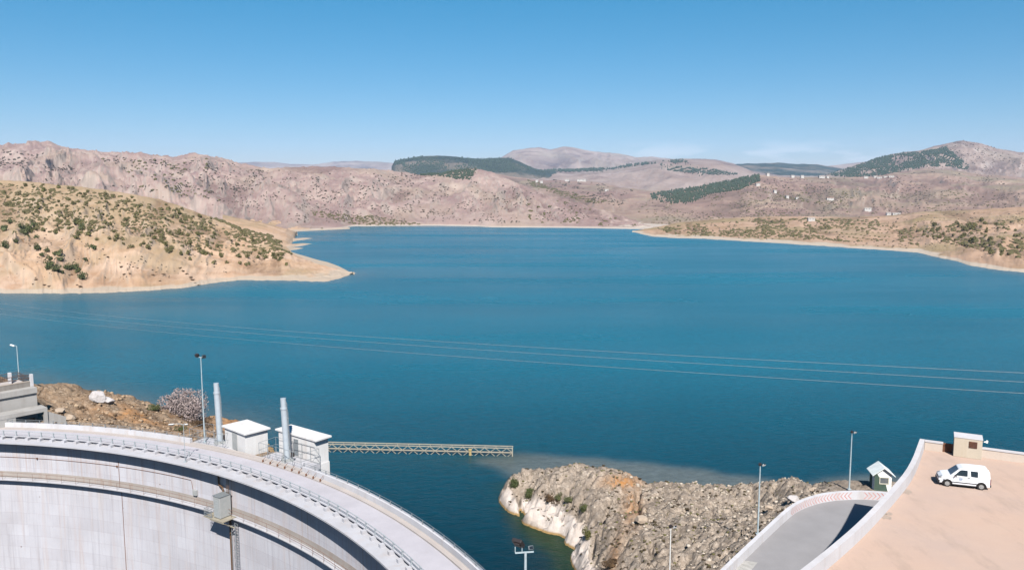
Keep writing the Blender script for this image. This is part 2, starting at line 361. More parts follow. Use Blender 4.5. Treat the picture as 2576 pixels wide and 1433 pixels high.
hill('headland', -260, 892, 520, 110,
     [(-260, 440, 560), (0, 455, 560), (100, 460, 560), (200, 471, 555), (300, 484, 550), (400, 500, 545), (500, 534, 540), (600, 574, 520), (700, 601, 490), (740, 640, 460), (800, 664, 430), (860, 680, 412), (892, 686.5, 400)],
     [(-260, 737), (0, 737), (180, 738), (260, 737), (400, 729), (480, 721), (540, 711), (600, 704), (700, 705), (820, 708), (850, 701), (892, 687)], TANc, .85, .13, 34, 1, .8, .5, jag=.8, fine=.035)
hill('low_spur', 560, 748, 160, 50,
     [(560, 540, 700), (660, 560, 700), (720, 575, 720), (748, 583.5, 760)],
     [(560, 650), (700, 640), (722, 630), (735, 612), (742, 598), (748, 585)], TANc, 1., .03, 40, 5, .3, .3, jag=.2)
def spit(name, pts, wpx, hz_):
    q = MB(); n_ = 24; P_ = []
    for i in range(n_+1):
        u = i/n_; x_ = np.interp(u, [0, 1], [pts[0][0], pts[1][0]]); y_ = np.interp(u, [0, 1], [pts[0][1], pts[1][1]])+.5*math.sin(u*7)
        hw_ = wpx*(1-u**2.2)*(1+.25*math.sin(u*11))/2+.15; P_.append((x_, y_, hw_, hz_*(1-u**1.5)))
    V = []; Fc = []
    for x_, y_, hw_, h_ in P_:
        for k in range(7): a = k/6*2-1; p = onz(x_, y_+hw_*a, 0.); V.append((p[0], p[1], -.3+(h_+.3)*(1-abs(a)**2)))
    for i in range(n_):
        for k in range(6): Fc.append((i*7+k, i*7+k+1, i*7+8+k, i*7+7+k))
    struct(link_mesh(name, V, Fc, TANc, smooth=True))
spit('sand_spit', [(722, 605), (788, 599)], 7, 1.6); spit('sand_spit', [(712, 622), (786, 612.5)], 9, 2.); spit('sand_spit', [(715, 629), (765, 624)], 7, 1.5); spit('sand_spit', [(860, 686), (897, 686.5)], 3, .5)
hill('long_hill', -300, 1700, 900, 120,
     [(-300, 360, 1700), (0, 365, 1700), (60, 361, 1700), (125, 361, 1680), (180, 375, 1650), (230, 380, 1640), (330, 384, 1620), (400, 391, 1600), (440, 395, 1580), (490, 388, 1560), (520, 392, 1540), (600, 410, 1500), (680, 425, 1460), (740, 418, 1450), (830, 418, 1450), (880, 422, 1450), (930, 424, 1460), (1000, 432, 1520), (1060, 440, 1560), (1110, 440, 1600), (1190, 424, 1620), (1240, 435, 1600), (1300, 460, 1500), (1380, 490, 1350), (1440, 505, 1250), (1500, 525, 1180), (1560, 543, 1120), (1600, 556, 1080), (1660, 570, 1000), (1700, 573, 980)],
     [(-300, 600), (600, 592), (700, 584), (740, 581), (800, 578), (860, 575), (885, 569), (990, 568), (1100, 567.5), (1200, 569), (1240, 571.5), (1440, 573), (1640, 577), (1700, 578)], PINK, .8, .16, 95, 11, .6, .5, jag=2.2, fine=.06)
hill('brown_foothill', 380, 880, 260, 50,
     [(380, 520, 1000), (440, 520, 1000), (530, 527, 1000), (640, 535, 980), (740, 552, 950), (800, 566, 940), (880, 574, 905)],
     [(380, 600), (600, 592), (700, 585), (740, 582.5), (800, 579.5), (880, 576)], TANc, .9, .06, 60, 17, .3, .3, jag=.6)
hill('right_bank', 1590, 2900, 620, 80,
     [(1590, 582, 830), (1640, 573, 830), (1700, 561, 900), (1800, 551, 980), (1900, 546, 1000), (2000, 544, 1000), (2150, 546, 960), (2250, 541, 940), (2300, 534, 920), (2400, 529, 900), (2576, 521, 860), (2900, 505, 800)],
     [(1590, 583.5), (1640, 595), (1700, 598.5), (1760, 600), (1900, 608), (2060, 618), (2200, 627), (2310, 635), (2350, 646), (2400, 655), (2440, 668), (2520, 680), (2576, 685), (2700, 705), (2900, 730)], RGT, .9, .17, 50, 21, .2, .3, jag=.8, fine=.03)
hill('farm_hill', 1390, 2950, 620, 90,
     [(1390, 512, 2100), (1560, 499, 2100), (1640, 489, 2050), (1700, 479, 2000), (1740, 471, 2000), (1800, 463, 2000), (1860, 452, 2000), (1890, 442, 2000), (1925, 441, 2000), (1960, 445, 2050), (2100, 446, 2150), (2200, 444, 2300), (2260, 432, 2400), (2330, 424, 2400), (2400, 428, 2400), (2480, 440, 2300), (2576, 446, 2200), (2950, 450, 2200)],
     [(1390, 1150, 2), (1700, 1000, 0), (2000, 1040, 0), (2300, 1000, 4), (2576, 900, 12), (2950, 850, 16)], FARM, .95, .10, 150, 31, .5, .5, jag=1.2, fine=.028)
hill('peak_mountain', 2040, 2950, 420, 80,
     [(2040, 446, 3400), (2090, 438, 3400), (2150, 416, 3400), (2200, 401, 3400), (2250, 385, 3400), (2310, 378, 3400), (2360, 365, 3400), (2400, 355, 3400), (2424, 351, 3400), (2460, 359, 3400), (2500, 372, 3400), (2576, 382, 3400), (2800, 400, 3400), (2950, 420, 3400)],
     [(2040, 2400, 60), (2950, 2200, 60)], MTN, 1., .13, 220, 41, .6, .5, jag=1.6, fine=.045)
hill('valley_hill', 1150, 1960, 320, 60,
     [(1150, 432, 2700), (1230, 434, 2700), (1340, 452, 2600), (1420, 454, 2600), (1500, 457, 2500), (1560, 470, 2300), (1640, 480, 2200), (1760, 480, 2200), (1960, 480, 2200)],
     [(1150, 1500, 4), (1400, 1250, 0), (1960, 1300, 0)], FARM, .9, .12, 150, 51, .5, .5, jag=1.)
hill('brown_plateau', 1150, 2120, 340, 60,
     [(1150, 436, 4300), (1350, 430, 4300), (1540, 426, 4300), (1600, 412, 4300), (1640, 403, 4300), (1700, 399, 4300), (1760, 399, 4300), (1800, 403, 4300), (1850, 414, 4300), (1900, 432, 4300), (1960, 440, 4300), (2120, 445, 4300)],
     [(1150, 2700, 20), (2120, 2600, 20)], MTN, .85, .12, 300, 61, .5, .5, jag=1.)
hill('wooded_ridge', 985, 1400, 240, 50,
     [(985, 420, 4000), (992, 404, 4000), (1020, 399, 4000), (1055, 393, 4000), (1100, 391, 4000), (1150, 394, 4000), (1210, 400, 4000), (1280, 397, 4000), (1310, 408, 4000), (1345, 424, 4000), (1400, 432, 4000)],
     [(985, 3000, 40), (1400, 3100, 30)], FOR, .9, .10, 250, 71, .5, .5, jag=.6)
hill('pale_mountain', 1180, 2000, 340, 70,
     [(1180, 430, 7000), (1262, 396, 7000), (1290, 378, 7000), (1330, 372, 7000), (1355, 371, 7000), (1385, 377, 7000), (1420, 369, 7000), (1440, 370, 7000), (1470, 378, 7000), (1550, 385, 7000), (1600, 396, 7000), (1640, 394, 7000), (1700, 401, 7000), (1800, 401, 7000), (1900, 425, 7000), (2000, 430, 7000)],
     [(1180, 4600, 60), (2000, 4600, 60)], MTN, .9, .16, 500, 81, .4, .5, jag=1.2)
hill('far_wooded_hill', 1830, 2180, 180, 40,
     [(1830, 425, 5600), (1850, 412, 5600), (1900, 411, 5600), (1950, 409, 5600), (2000, 412, 5600), (2060, 413, 5600), (2100, 421, 5600), (2180, 438, 5600)],
     [(1830, 4300, 60), (2180, 4300, 60)], FOR, .9, .08, 350, 91, .4, .5, jag=.8)
hill('distant_ridge', 540, 1060, 200, 30,
     [(540, 415, 9000), (600, 409, 9000), (640, 407, 9000), (690, 407, 9000), (730, 412, 9000), (790, 414, 9000), (840, 407, 9000), (890, 404, 9000), (950, 407, 9000), (1060, 415, 9000)],
     [(540, 7000, 80), (1060, 7000, 80)], MTN, .9, .08, 600, 101, .4, .5, jag=1.)
hill('distant_slope', 2050, 2300, 100, 20,
     [(2050, 425, 7000), (2080, 418, 7000), (2140, 411, 7000), (2200, 405, 7000), (2300, 400, 7000)],
     [(2050, 5500, 80), (2300, 5500, 80)], MTN, .9, .06, 600, 111, .4, .5, jag=.5)

# land sheet beyond the far shore, out to the horizon
q = MB(); q.add([(-26000, 1750, 1.), (26000, 1750, 1.), (26000, 30000, 1.), (-26000, 30000, 1.)], [(0, 1, 2, 3)]); struct(q.build('terrain', FARM))

# ---------------------------------------------------------------- near rocky ground from surveyed control points
def tps(ctrl, X, Y, lam=.02):
    c = np.asarray(ctrl, float); n = len(c)
    U = lambda r: np.where(r > 0, r*r*np.log(np.maximum(r, 1e-9)), 0)
    K = U(np.hypot(c[:, None, 0]-c[None, :, 0], c[:, None, 1]-c[None, :, 1]))+np.eye(n)*lam*50
    Pm = np.c_[np.ones(n), c[:, :2]]; A = np.block([[K, Pm], [Pm.T, np.zeros((3, 3))]])
    w = np.linalg.solve(A, np.r_[c[:, 2], 0, 0, 0]); Z = w[n]+w[n+1]*X+w[n+2]*Y
    for i in range(n): Z = Z+w[i]*U(np.hypot(X-c[i, 0], Y-c[i, 1]))
    return Z
def cp(l): return [tuple(onz(x, y, z)) for x, y, z in l]
edge = cp([(1284, 1180, 3.8), (1300, 1178, 3.9), (1340, 1179, 3.7), (1400, 1181, 3.5), (1480, 1187, 3.5), (1550, 1190, 4.3), (1600, 1202, 4.4), (1700, 1215, 3.8), (1800, 1226, 3.2), (1900, 1237, 2.8), (1970, 1238, 3.0), (2010, 1230, 5), (2050, 1215, 7.6), (2100, 1204, 9.2), (2200, 1206, 9.8), (2300, 1208, 9.8)])
ctrl = list(edge)
for k, p in enumerate(edge):
    s_ = 1 if p[2] < 5 else 2.2
    ctrl += [(p[0], p[1]+1.6*s_+p[2]*.5, -.5), (p[0], p[1]+8*s_, -3.0)]
wl = cp([(1284, 1222, 0), (1290, 1240, 0), (1306, 1268, 0), (1324, 1283, 0), (1350, 1302, 0), (1385, 1318, 0), (1402, 1340, 0), (1430, 1358, 0), (1455, 1376, 0), (1436, 1398, 0), (1434, 1416, 0), (1452, 1440, 0), (1440, 1480, 0)])
ctrl += wl+[(p[0]-3.5, p[1]-3.2, -4.) for p in wl]+[(p[0]-12, p[1]-9, -6.) for p in wl[::2]]
ctrl += cp([(1281, 1206, 3.1), (1286, 1222, 2.0), (1304, 1232, 2.7), (1348, 1254, 3.0), (1400, 1272, 3.3), (1440, 1300, 3.2), (1474, 1332, 3.2), (1482, 1378, 3.0), (1490, 1410, 2.8), (1500, 1440, 2.8), (1300, 1205, 3.0), (1350, 1220, 3.4), (1420, 1225, 3.8), (1500, 1260, 4.6), (1560, 1320, 4.6), (1560, 1400, 4.8), (1600, 1240, 4.8), (1700, 1300, 5.8), (1680, 1400, 6.4), (1780, 1390, 7.6), (1850, 1290, 6.0), (1900, 1262, 5.), (1960, 1262, 6.6), (1980, 1284, 9.5), (1930, 1325, 9.4), (1870, 1380, 9.4), (1810, 1433, 9.4), (1740, 1500, 9.4), (1620, 1500, 6.5), (2010, 1264, 9.5), (2060, 1243, 9.5), (2150, 1236, 9.8), (2230, 1240, 9.8), (2300, 1245, 9.8)])
gx = np.arange(-16, 58, .22); gy = np.arange(40, 122, .22); GX, GY = np.meshgrid(gx, gy)
Z = tps(ctrl, GX, GY)
w1 = np.clip((Z+1)/2, 0, 1)
rn = ridged(GX*.22+.5*fbm(GX*.3, GY*.3, 3, 5), GY*.14, 5, 301)-.5; fb = fbm(GX*.5, GY*.5, 5, 310)-.5
d1, d2, idv = worley(GX*.55+fb*1.2, GY*.45+fb, 77); e1, e2, id2 = worley(GX*1.5+fb*2, GY*1.25, 78)
smooth_road = np.clip((Z-8.9)/.6, 0, 1)
mask_poly = [(1255, 1260), (1262, 1232), (1285, 1232), (1290, 1256), (1312, 1262), (1322, 1250), (1348, 1250), (1400, 1268), (1445, 1296), (1480, 1330), (1484, 1380), (1500, 1440), (1470, 1500), (1380, 1500), (1400, 1350), (1290, 1290)]
uvg = proj(np.stack([GX, GY, Z], -1)); white = inpoly(uvg[..., 0], uvg[..., 1], mask_poly).astype(float)
def blur(a, k):
    for _ in range(k): a = (a+np.roll(a, 1, 0)+np.roll(a, -1, 0)+np.roll(a, 1, 1)+np.roll(a, -1, 1))/5
    return a
white = np.clip(blur(white, 3)*1.15, 0, 1)
Z = np.where((Z > 0) & (Z < 3.), 3.*(np.clip(Z, 1e-6, 3.)/3.)**.68, Z)
dz = rn*.75*(1-white*.4)+(idv-.5)*.4*(1-white*.35)-np.clip(.12-(d2-d1), 0, .12)*5.5+(id2-.5)*.28*(1-white*.6)-np.clip(.1-(e2-e1), 0, .1)*1.2
fz = ridged(GX*1.1, GY*.9, 4, 330)-.6
dz = dz+fz*(.5+.35*white); dz = dz-dz[w1 > .5].mean()-.38
Z = Z+dz*w1*(1-.8*smooth_road)
# a deep fissure across the peninsula
FIS = [([(1606, 1232), (1600, 1262), (1612, 1300)], 4.6, 1.4, .42), ([(1534, 1262), (1522, 1278), (1517, 1300)], 4.4, .9, .3), ([(1516, 1312), (1510, 1350)], 4.2, .8, .22), ([(1494, 1345), (1488, 1380)], 3.4, 1.1, .3), ([(1302, 1246), (1320, 1278)], 1.6, 1.3, .3),
       ([(1420, 1276), (1400, 1262)], 3.2, .7, .25), ([(1560, 1425), (1556, 1470)], 4.8, 1.3, .4), ([(1452, 1262), (1466, 1256)], 3.6, .7, .25), ([(1720, 1400), (1716, 1440)], 6.8, .9, .3), ([(1640, 1375), (1634, 1410)], 5.6, .8, .25), ([(1578, 1330), (1574, 1372)], 5., .8, .22)]
for pts_, z_, dpt_, wd_ in FIS:
    fis = [onz(a, b, z_) for a, b in pts_]
    dd = np.min([np.hypot((GX-(a[0]+(b[0]-a[0])*t)), (GY-(a[1]+(b[1]-a[1])*t))*.8) for a, b in zip(fis[:-1], fis[1:]) for t in np.linspace(0, 1, 12)], 0)
    Z -= dpt_*np.clip(1.3-dd/wd_, 0, 1)
crev = np.clip(np.clip(.10-(d2-d1), 0, .1)*10+np.clip(.07-(e2-e1), 0, .07)*6, 0, 1)*(1-.7*white)
orange = np.exp(-(((uvg[..., 0]-1560)/42)**2+((uvg[..., 1]-1203)/12)**2))+.6*np.exp(-(((uvg[..., 0]-1590)/25)**2+((uvg[..., 1]-1270)/50)**2))+.5*np.exp(-(((uvg[..., 0]-1535-(1420-uvg[..., 1])*.3)/14)**2+((uvg[..., 1]-1390)/55)**2))
def rock_mat(name, c1, c2, c3, scrub, samt):
    q = NT(name); a = q.noise(q.pos, .35, 6, .65, .5); b = q.noise(q.pos, 1.6, 6, .7); c = q.noise(q.pos, 5., 5, .7)
    col = q.mix(q.rng(a, .38, .62), c1, c2); col = q.mix(q.rng(b, .5, .66), col, c3)
    col = q.mix(q.math('MULTIPLY', q.rng(c, .52, .66), .75), col, tuple(x*.42 for x in c1))
    vc = q.n('ShaderNodeTexVoronoi', {'Vector': q.pos, 'Scale': 1.9, 'Randomness': 1.}); vv = q.n('ShaderNodeSeparateColor', {0: vc.outputs['Color']}).outputs[0]
    lg = q.noise(q.pos, .13, 4, .6, .8); col = q.mix(q.math('MULTIPLY', q.rng(lg, .45, .62), .6), col, tuple(x*.8 for x in c1))
    col = q.mix(.55, col, q.mix(vv, (.62, .60, .58), (1.35, 1.33, 1.3)), 'MULTIPLY')
    ed = q.n('ShaderNodeTexVoronoi', {'Vector': q.pos, 'Scale': 1.1, 'Randomness': 1.}, feature='DISTANCE_TO_EDGE').outputs[0]; col = q.mix(q.math('MULTIPLY', q.rng(ed, .05, .0), q.rng(a, .4, .6)), col, tuple(x*.25 for x in c1))
    g = q.noise(q.pos, .9, 6, .75, 1.); col = q.mix(q.math('MULTIPLY', q.rng(g, .60, .66), samt), col, scrub)
    col = q.mix(q.math('MULTIPLY', q.attr('orange'), q.rng(b, .3, .55)), col, (.52, .25, .09))
    wt = q.mix(q.rng(b, .4, .7), (.74, .66, .62), (.62, .52, .46)); wt = q.mix(q.math('MULTIPLY', q.rng(c, .6, .75), .5), wt, (.33, .26, .22))
    col = q.mix(q.attr('white'), col, wt)
    zz = q.z(); col = q.mix(q.rng(zz, .34, .16), col, (.42, .27, .12))
    q.bump(q.math('ADD', b, c), .8, .12); return q.fin(col, .95, 0, .1)
ROCK = rock_mat('rocky_ground', (.36, .295, .245), (.475, .395, .33), (.58, .50, .435), (.11, .095, .04), .85)
ny, nx = GX.shape; idx = np.arange(nx*ny).reshape(ny, nx)
qd = np.stack([idx[:-1, :-1], idx[:-1, 1:], idx[1:, 1:], idx[1:, :-1]], -1).reshape(-1, 4)
# keep the ground out from under the road, the deck and deep water
PLAT = [(36.7, 69.4), (32.2, 62.2), (28.2, 57.1), (23.3, 51.2), (19.8, 47.4), (16.9, 44.4), (10, 37.5), (4, 29), (4, 4), (95, 4), (95, 38.6), (43.7, 65.7)]
cz = Z.ravel()[qd].max(1); cxm = GX.ravel()[qd].mean(1); cym = GY.ravel()[qd].mean(1)
qd_r = qd[(cz > -2.5)]
PEN = np.stack([GX, GY, Z], -1)
roadmask_pts = None
CW = [(1560, 1700), (1700, 1540), (1810, 1433), (1870, 1376), (1930, 1320), (1980, 1275), (2002, 1261), (2030, 1249), (2062, 1240), (2100, 1234.5), (2150, 1232), (2200, 1233.5), (2237, 1237), (2300, 1247), (2400, 1275)]
cwp = [tuple(onz(x, y, 10.85)[:2]) for x, y in CW]
roadpoly = cwp+[(60, 70), (60, 60), (30, 45), (6, 28), (0, 36)]
m = inpoly(cxm, cym, roadpoly)
Zr = Z.copy(); inr = inpoly(GX, GY, roadpoly); Zr[inr] = np.minimum(Zr[inr], 9.3); Z = Zr; PEN[..., 2] = Z
struct(link_mesh('rocky_ground', PEN, qd_r, ROCK, smooth=True, attrs={'white': white, 'orange': np.clip(orange, 0, 1)}))
def gh(x, y): return float(Z[int(np.clip((y-gy[0])/.22, 0, ny-1)), int(np.clip((x-gx[0])/.22, 0, nx-1))])

# left bank behind the dam
sk = cp([(-120, 940, 15.6), (0, 950, 13.8), (60, 960, 12.2), (92, 970, 10.8), (150, 985, 9.0), (200, 999, 7.6), (250, 1008, 6.5), (300, 1009, 5.6), (345, 1016, 4.8), (390, 1028, 3.6), (430, 1040, 2.8), (480, 1050, 2.0), (540, 1053, 1.6), (590, 1056, 1.1), (640, 1078, .3)])
c2 = list(sk)+[(p[0]+1.5, p[1]+2+p[2]*1.0, -.7) for p in sk]+[(p[0]+3, p[1]+14+p[2]*1.2, -4.) for p in sk]
c2 += [pa(83.2, a, 9.3) for a in (-12, -4, 2, 6)]+[pa(83.2, 10, 8.6), pa(83.2, 15, 7.4), pa(83.2, 20, 6.), pa(83.2, 25, 4.2), pa(83.2, 29, 2.6), pa(83, 34, .6), pa(83, 40, -3)]
c2 += cp([(250, 1035, 8.), (350, 1050, 6.8), (430, 1070, 5.4), (150, 1010, 9.7), (100, 1000, 10.2), (500, 1075, 3.)])+[pa(90, 40, -5), pa(95, 34, -3)]
hx = np.arange(-100, -14, .25); hy = np.arange(84, 160, .25); HX, HY = np.meshgrid(hx, hy)
Z2 = tps(c2, HX, HY); w2 = np.clip((Z2+1)/2, 0, 1)
f2 = fbm(HX*.5, HY*.5, 5, 410)-.5; a1, a2, ai = worley(HX*.5+f2*1.3, HY*.5, 91); b1, b2, bi = worley(HX*1.3+f2, HY*1.3, 92)
rad = np.hypot(HX-DC[0], HY-DC[1])
Z2 = Z2+(f2*.8+(ai-.5)*.5-np.clip(.12-(a2-a1), 0, .12)*3+(bi-.5)*.35)*w2
Z2 = np.where(rad < 82.6, np.minimum(Z2, -3), Z2)
uv2 = proj(np.stack([HX, HY, Z2], -1))
or2 = .75*np.exp(-(((uv2[..., 0]-340)/130)**2+((uv2[..., 1]-1045-(uv2[..., 0]-340)*.12)/26)**2))*np.clip((fbm(HX*.35, HY*.35, 4, 430)-.35)*3.5, 0, 1)
or2 += .7*np.clip(1-np.abs(uv2[..., 0]-590)/70, 0, 1)*(uv2[..., 1] < 1090)
idx = np.arange(HX.size).reshape(HX.shape); q2 = np.stack([idx[:-1, :-1], idx[:-1, 1:], idx[1:, 1:], idx[1:, :-1]], -1).reshape(-1, 4)
q2 = q2[(Z2.ravel()[q2].max(1) > -2.5) & (rad.ravel()[q2].min(1) > 82.45)]
LROCK = rock_mat('bank_soil', (.30, .21, .145), (.38, .28, .20), (.46, .37, .29), (.085, .05, .028), .9)
struct(link_mesh('left_bank', np.stack([HX, HY, Z2], -1), q2, LROCK, smooth=True, attrs={'white': 0*Z2, 'orange': np.clip(or2, 0, 1)}))
def gh2(x, y): return float(Z2[int(np.clip((y-hy[0])/.25, 0, len(hy)-1)), int(np.clip((x-hx[0])/.25, 0, len(hx)-1))])

def hit(x_, y_, g_):
    d_ = ray(x_, y_); d_ = d_/d_[1]
    for Y_ in np.arange(55, 150, .1):
        p = np.array([0, 0, HC])+d_*Y_
        if p[2] <= g_(p[0], p[1]): return p
    return onz(x_, y_, 4.)
# ---------------------------------------------------------------- water
def spaced(lo, hi, fine_lo, fine_hi, step, g=1.09):
    a = list(np.arange(fine_lo, fine_hi, step)); s_ = step; v = a[-1]
    while v < hi: s_ *= g; v += s_; a.append(v)
    s_ = step; v = a[0]; b = []
    while v > lo: s_ *= g; v -= s_; b.append(v)
    return np.array(b[::-1]+a)
wx = spaced(-3000, 3000, -85, 60, .6, 1.05); wy = spaced(-400, 1900, 40, 150, .6, 1.025); WX, WY = np.meshgrid(wx, wy)
def segd(pts):
    d = np.full(WX.shape, 1e9)
    for a, b in zip(pts[:-1], pts[1:]):
        a = np.array(a[:2]); b = np.array(b[:2]); ab = b-a; t = np.clip(((WX-a[0])*ab[0]+(WY-a[1])*ab[1])/(ab@ab+1e-9), 0, 1)
        d = np.minimum(d, np.hypot(WX-a[0]-ab[0]*t, WY-a[1]-ab[1]*t))
    return d
def wl_pts(l): return [onz(x, y, 0) for x, y in l]
sh = np.zeros(WX.shape)
wuv = proj(np.stack([WX, WY, WX*0], -1)); wj = (fbm(WX*.25, WY*.25, 4, 3)-.5)*14
def softmask(poly, k): 
    m_ = (inpoly(wuv[..., 0], wuv[..., 1]+wj, poly) & (WY > 40) & (WY < 400)).astype(float); return blur(m_, k)
sh = np.maximum(sh, softmask([(1180, 1152), (1290, 1143), (1400, 1148), (1500, 1152), (1600, 1165), (1700, 1174), (1800, 1187), (1900, 1202), (2000, 1220), (2080, 1206), (2150, 1198), (2260, 1195), (2300, 1230), (2000, 1260), (1600, 1230), (1285, 1200), (1270, 1180)], 7))
d = segd(wl_pts([(-300, 737), (0, 737), (260, 737), (400, 729), (515, 717)])); sh = np.maximum(sh, .8*np.exp(-(d/14)**1.3))
d = segd(wl_pts([(560, 703), (700, 706), (820, 709), (890, 688)])); sh = np.maximum(sh, .6*np.exp(-d/7))
d = segd(wl_pts([(1640, 595), (1900, 608), (2200, 627), (2310, 636), (2400, 656), (2520, 681), (2700, 705)])); sh = np.maximum(sh, .7*np.exp(-d/9))
d = segd(wl_pts([(690, 590), (785, 606), (860, 578), (990, 569), (1440, 574), (1640, 578)])); sh = np.maximum(sh, .4*np.exp(-d/14))
d = segd(wl_pts([(60, 940), (250, 985), (345, 1000), (440, 1025), (600, 1050), (660, 1078)])); sh = np.maximum(sh, .55*np.exp(-d/5.))
gr = softmask([(1262, 1245), (1330, 1285), (1400, 1330), (1470, 1380), (1445, 1402), (1440, 1500), (1400, 1445), (1395, 1405), (1340, 1365), (1300, 1330), (1275, 1280)], 7)
d = segd(wl); gr = np.maximum(gr, np.exp(-(d/1.6))*(WY < 112))
d = segd(wl_pts([(1180, 1150), (1290, 1150)])); gr = np.maximum(gr, .4*np.exp(-d/3))
def water_mat():
    q = NT('lake_water'); cn = q.noise(q.map(q.pos, (1, 2.5, 1)), .006, 5, .6)
    deep = q.mix(q.rng(cn, .35, .65), (.0008, .110, .176), (.0012, .134, .210))
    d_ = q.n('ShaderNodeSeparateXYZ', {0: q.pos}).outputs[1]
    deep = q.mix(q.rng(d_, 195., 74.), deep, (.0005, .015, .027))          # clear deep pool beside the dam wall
    col = q.mix(q.math('MULTIPLY', q.attr('shallow'), .75), deep, (.14, .155, .15)); col = q.mix(q.math('MULTIPLY', q.attr('green'), .93), col, (.020, .042, .016))
    w = q.noise(q.map(q.pos, (.8, 1.5, 1), (0, 0, .5)), 2.6, 3, .6); w2_ = q.noise(q.map(q.pos, (.6, 1., 1), (0, 0, -.35)), .95, 4, .7)
    gust = q.noise(q.map(q.pos, (.5, 2.6, 1)), .008, 4, .6)
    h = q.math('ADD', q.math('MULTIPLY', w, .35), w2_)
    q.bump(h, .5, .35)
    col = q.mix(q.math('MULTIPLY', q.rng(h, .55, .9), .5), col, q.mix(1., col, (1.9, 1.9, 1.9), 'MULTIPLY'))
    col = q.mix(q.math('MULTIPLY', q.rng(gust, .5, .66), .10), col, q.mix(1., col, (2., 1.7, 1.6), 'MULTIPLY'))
    q.b.inputs['IOR'].default_value = 1.17; q.b.inputs['Specular Tint'].default_value = (.6, .92, 1, 1)
    return q.fin(col, q.rng(gust, .4, .65, .2, .3), 0, .5)
idx = np.arange(WX.size).reshape(WX.shape); qw = np.stack([idx[:-1, :-1], idx[:-1, 1:], idx[1:, 1:], idx[1:, :-1]], -1).reshape(-1, 4)
# lake ends at the dam wall: nothing downstream of the arch
rw = np.hypot(WX-DC[0], WY-DC[1]); qc = rw.ravel()[qw].mean(1); qx = WX.ravel()[qw].mean(1); qy = WY.ravel()[qw].mean(1)
qw = qw[~((qc < 79.5) | (qy < 20) | ((qx < -60) & (qy < 90)))]
struct(link_mesh('lake_water', np.stack([WX, WY, WX*0], -1), qw, water_mat(), attrs={'shallow': sh, 'green': gr}))

# ---------------------------------------------------------------- the arch dam
A0, A1 = -14, 88
dam = thing('arch_dam', pa(79, 37, 0), 'long curved white concrete arch dam with a road along its crest', 'dam')
q = MB(); q.arc(77.8, 82.3, -45, 9.82, A0, A1, 180); q.build('dam_wall', M['face'], dam)
q = MB(); q.arc(76.2, 82.4, 9.823, 9.99, A0, A1, 180); q.build('coping_slab', M['ledge'], dam)
q = MB(); q.arc(78.2, 81.35, 9.992, 10.05, A0, A1, 180); q.build('crest_road', M['road'], dam)
q = MB(); q.arc(81.353, 81.93, 9.992, 10.2, A0, A1, 180); q.build('pavement', M['walk'], dam)
GA, GB = 24.3, 38.2           # the parapet stops between these angles, at the gate houses
for a_, b_ in ((A0, GA), (GB, A1)):
    q = MB(); q.arc(81.933, 82.35, 9.992, 10.8, a_, b_, 130); q.build('upstream_parapet', M['conc'], dam)
    q = MB(); RS = np.linspace(a_+.1, b_-.1, 90)
    for zz in (11.22, 11.0): q.tube([pa(82.1, a, zz) for a in RS], .022, 6)
    q.build('parapet_pipe_rail', M['steel'], dam)
q = MB(); q.arc(81.933, 82.4, 9.992, 10.26, GA+.02, GB-.02, 40); q.build('low_kerb', M['walk'], dam)
def ring(name, mesh_mb, mat, r_, z_, angs, parent):
    o0 = mesh_mb.build(name, mat)
    for i, a in enumerate(angs):
        o = o0 if i == 0 else o0.copy()
        if i: COL.objects.link(o)
        p = pa(r_, a, z_); o.parent = parent; L_ = ORG[parent.name]; o.location = (p[0]-L_[0], p[1]-L_[1], p[2]-L_[2]); o.rotation_euler = (0, 0, -R(a))
ring('parapet_rail_post', MB().box((0, 0, .2), (.07, .07, .46)), M['steel'], 82.1, 10.8, [a for a in np.arange(A0+.5, A1, 1.4) if not GA < a < GB], dam)
step = 1.33; n = int((A1-A0)/step); RS = np.linspace(A0, A1, 150)
q = MB(); q.arc(78.12, 78.2, 9.992, 10.3, A0, A1, 150); q.arc(77.78, 78.2, 10.302, 10.4, A0, A1, 150); q.build('kerb_beam', M['ledge'], dam)
ring('kerb_pad', MB().box((0, -.22, .155), (.42, .75, .31)), M['ledge'], 77.95, 9.99, [A0+i*step+.2 for i in range(n)], dam)
ring('guard_rail_post', MB().box((0, 0, .36), (.12, .12, .68)), M['rail'], 77.86, 10.36, [A0+i*step+.2 for i in range(n)], dam)
q = MB()
for zz, r_ in ((11.0, .045), (10.72, .03)): q.tube([pa(77.86, a, zz) for a in RS], r_, 6)
q.build('guard_rail', M['rail'], dam)
# inspection walkway on the downstream face with its rail and stained band
q = MB(); q.arc(76.95, 77.8, 4.66, 4.76, A0, A1, 180); wk = q.build('inspection_walkway', M['ledge'], dam)
q = MB()
for zz in (5.72, 5.3): q.tube([pa(77.0, a, zz) for a in RS], .02, 6)
for a in np.arange(A0+1, A1, 1.6): q.tube([pa(77.0, a, 4.76), pa(77.0, a, 5.72)], .018, 5)
q.build('handrail', M['cable'], wk)
STN = concrete('stained_band', (.50, .45, .42), (.40, .28, .22), .6)
q = MB(); q.arc(77.785, 77.85, 4.76, 5.62, A0, A1, 180); q.build('stained_band', STN, dam)
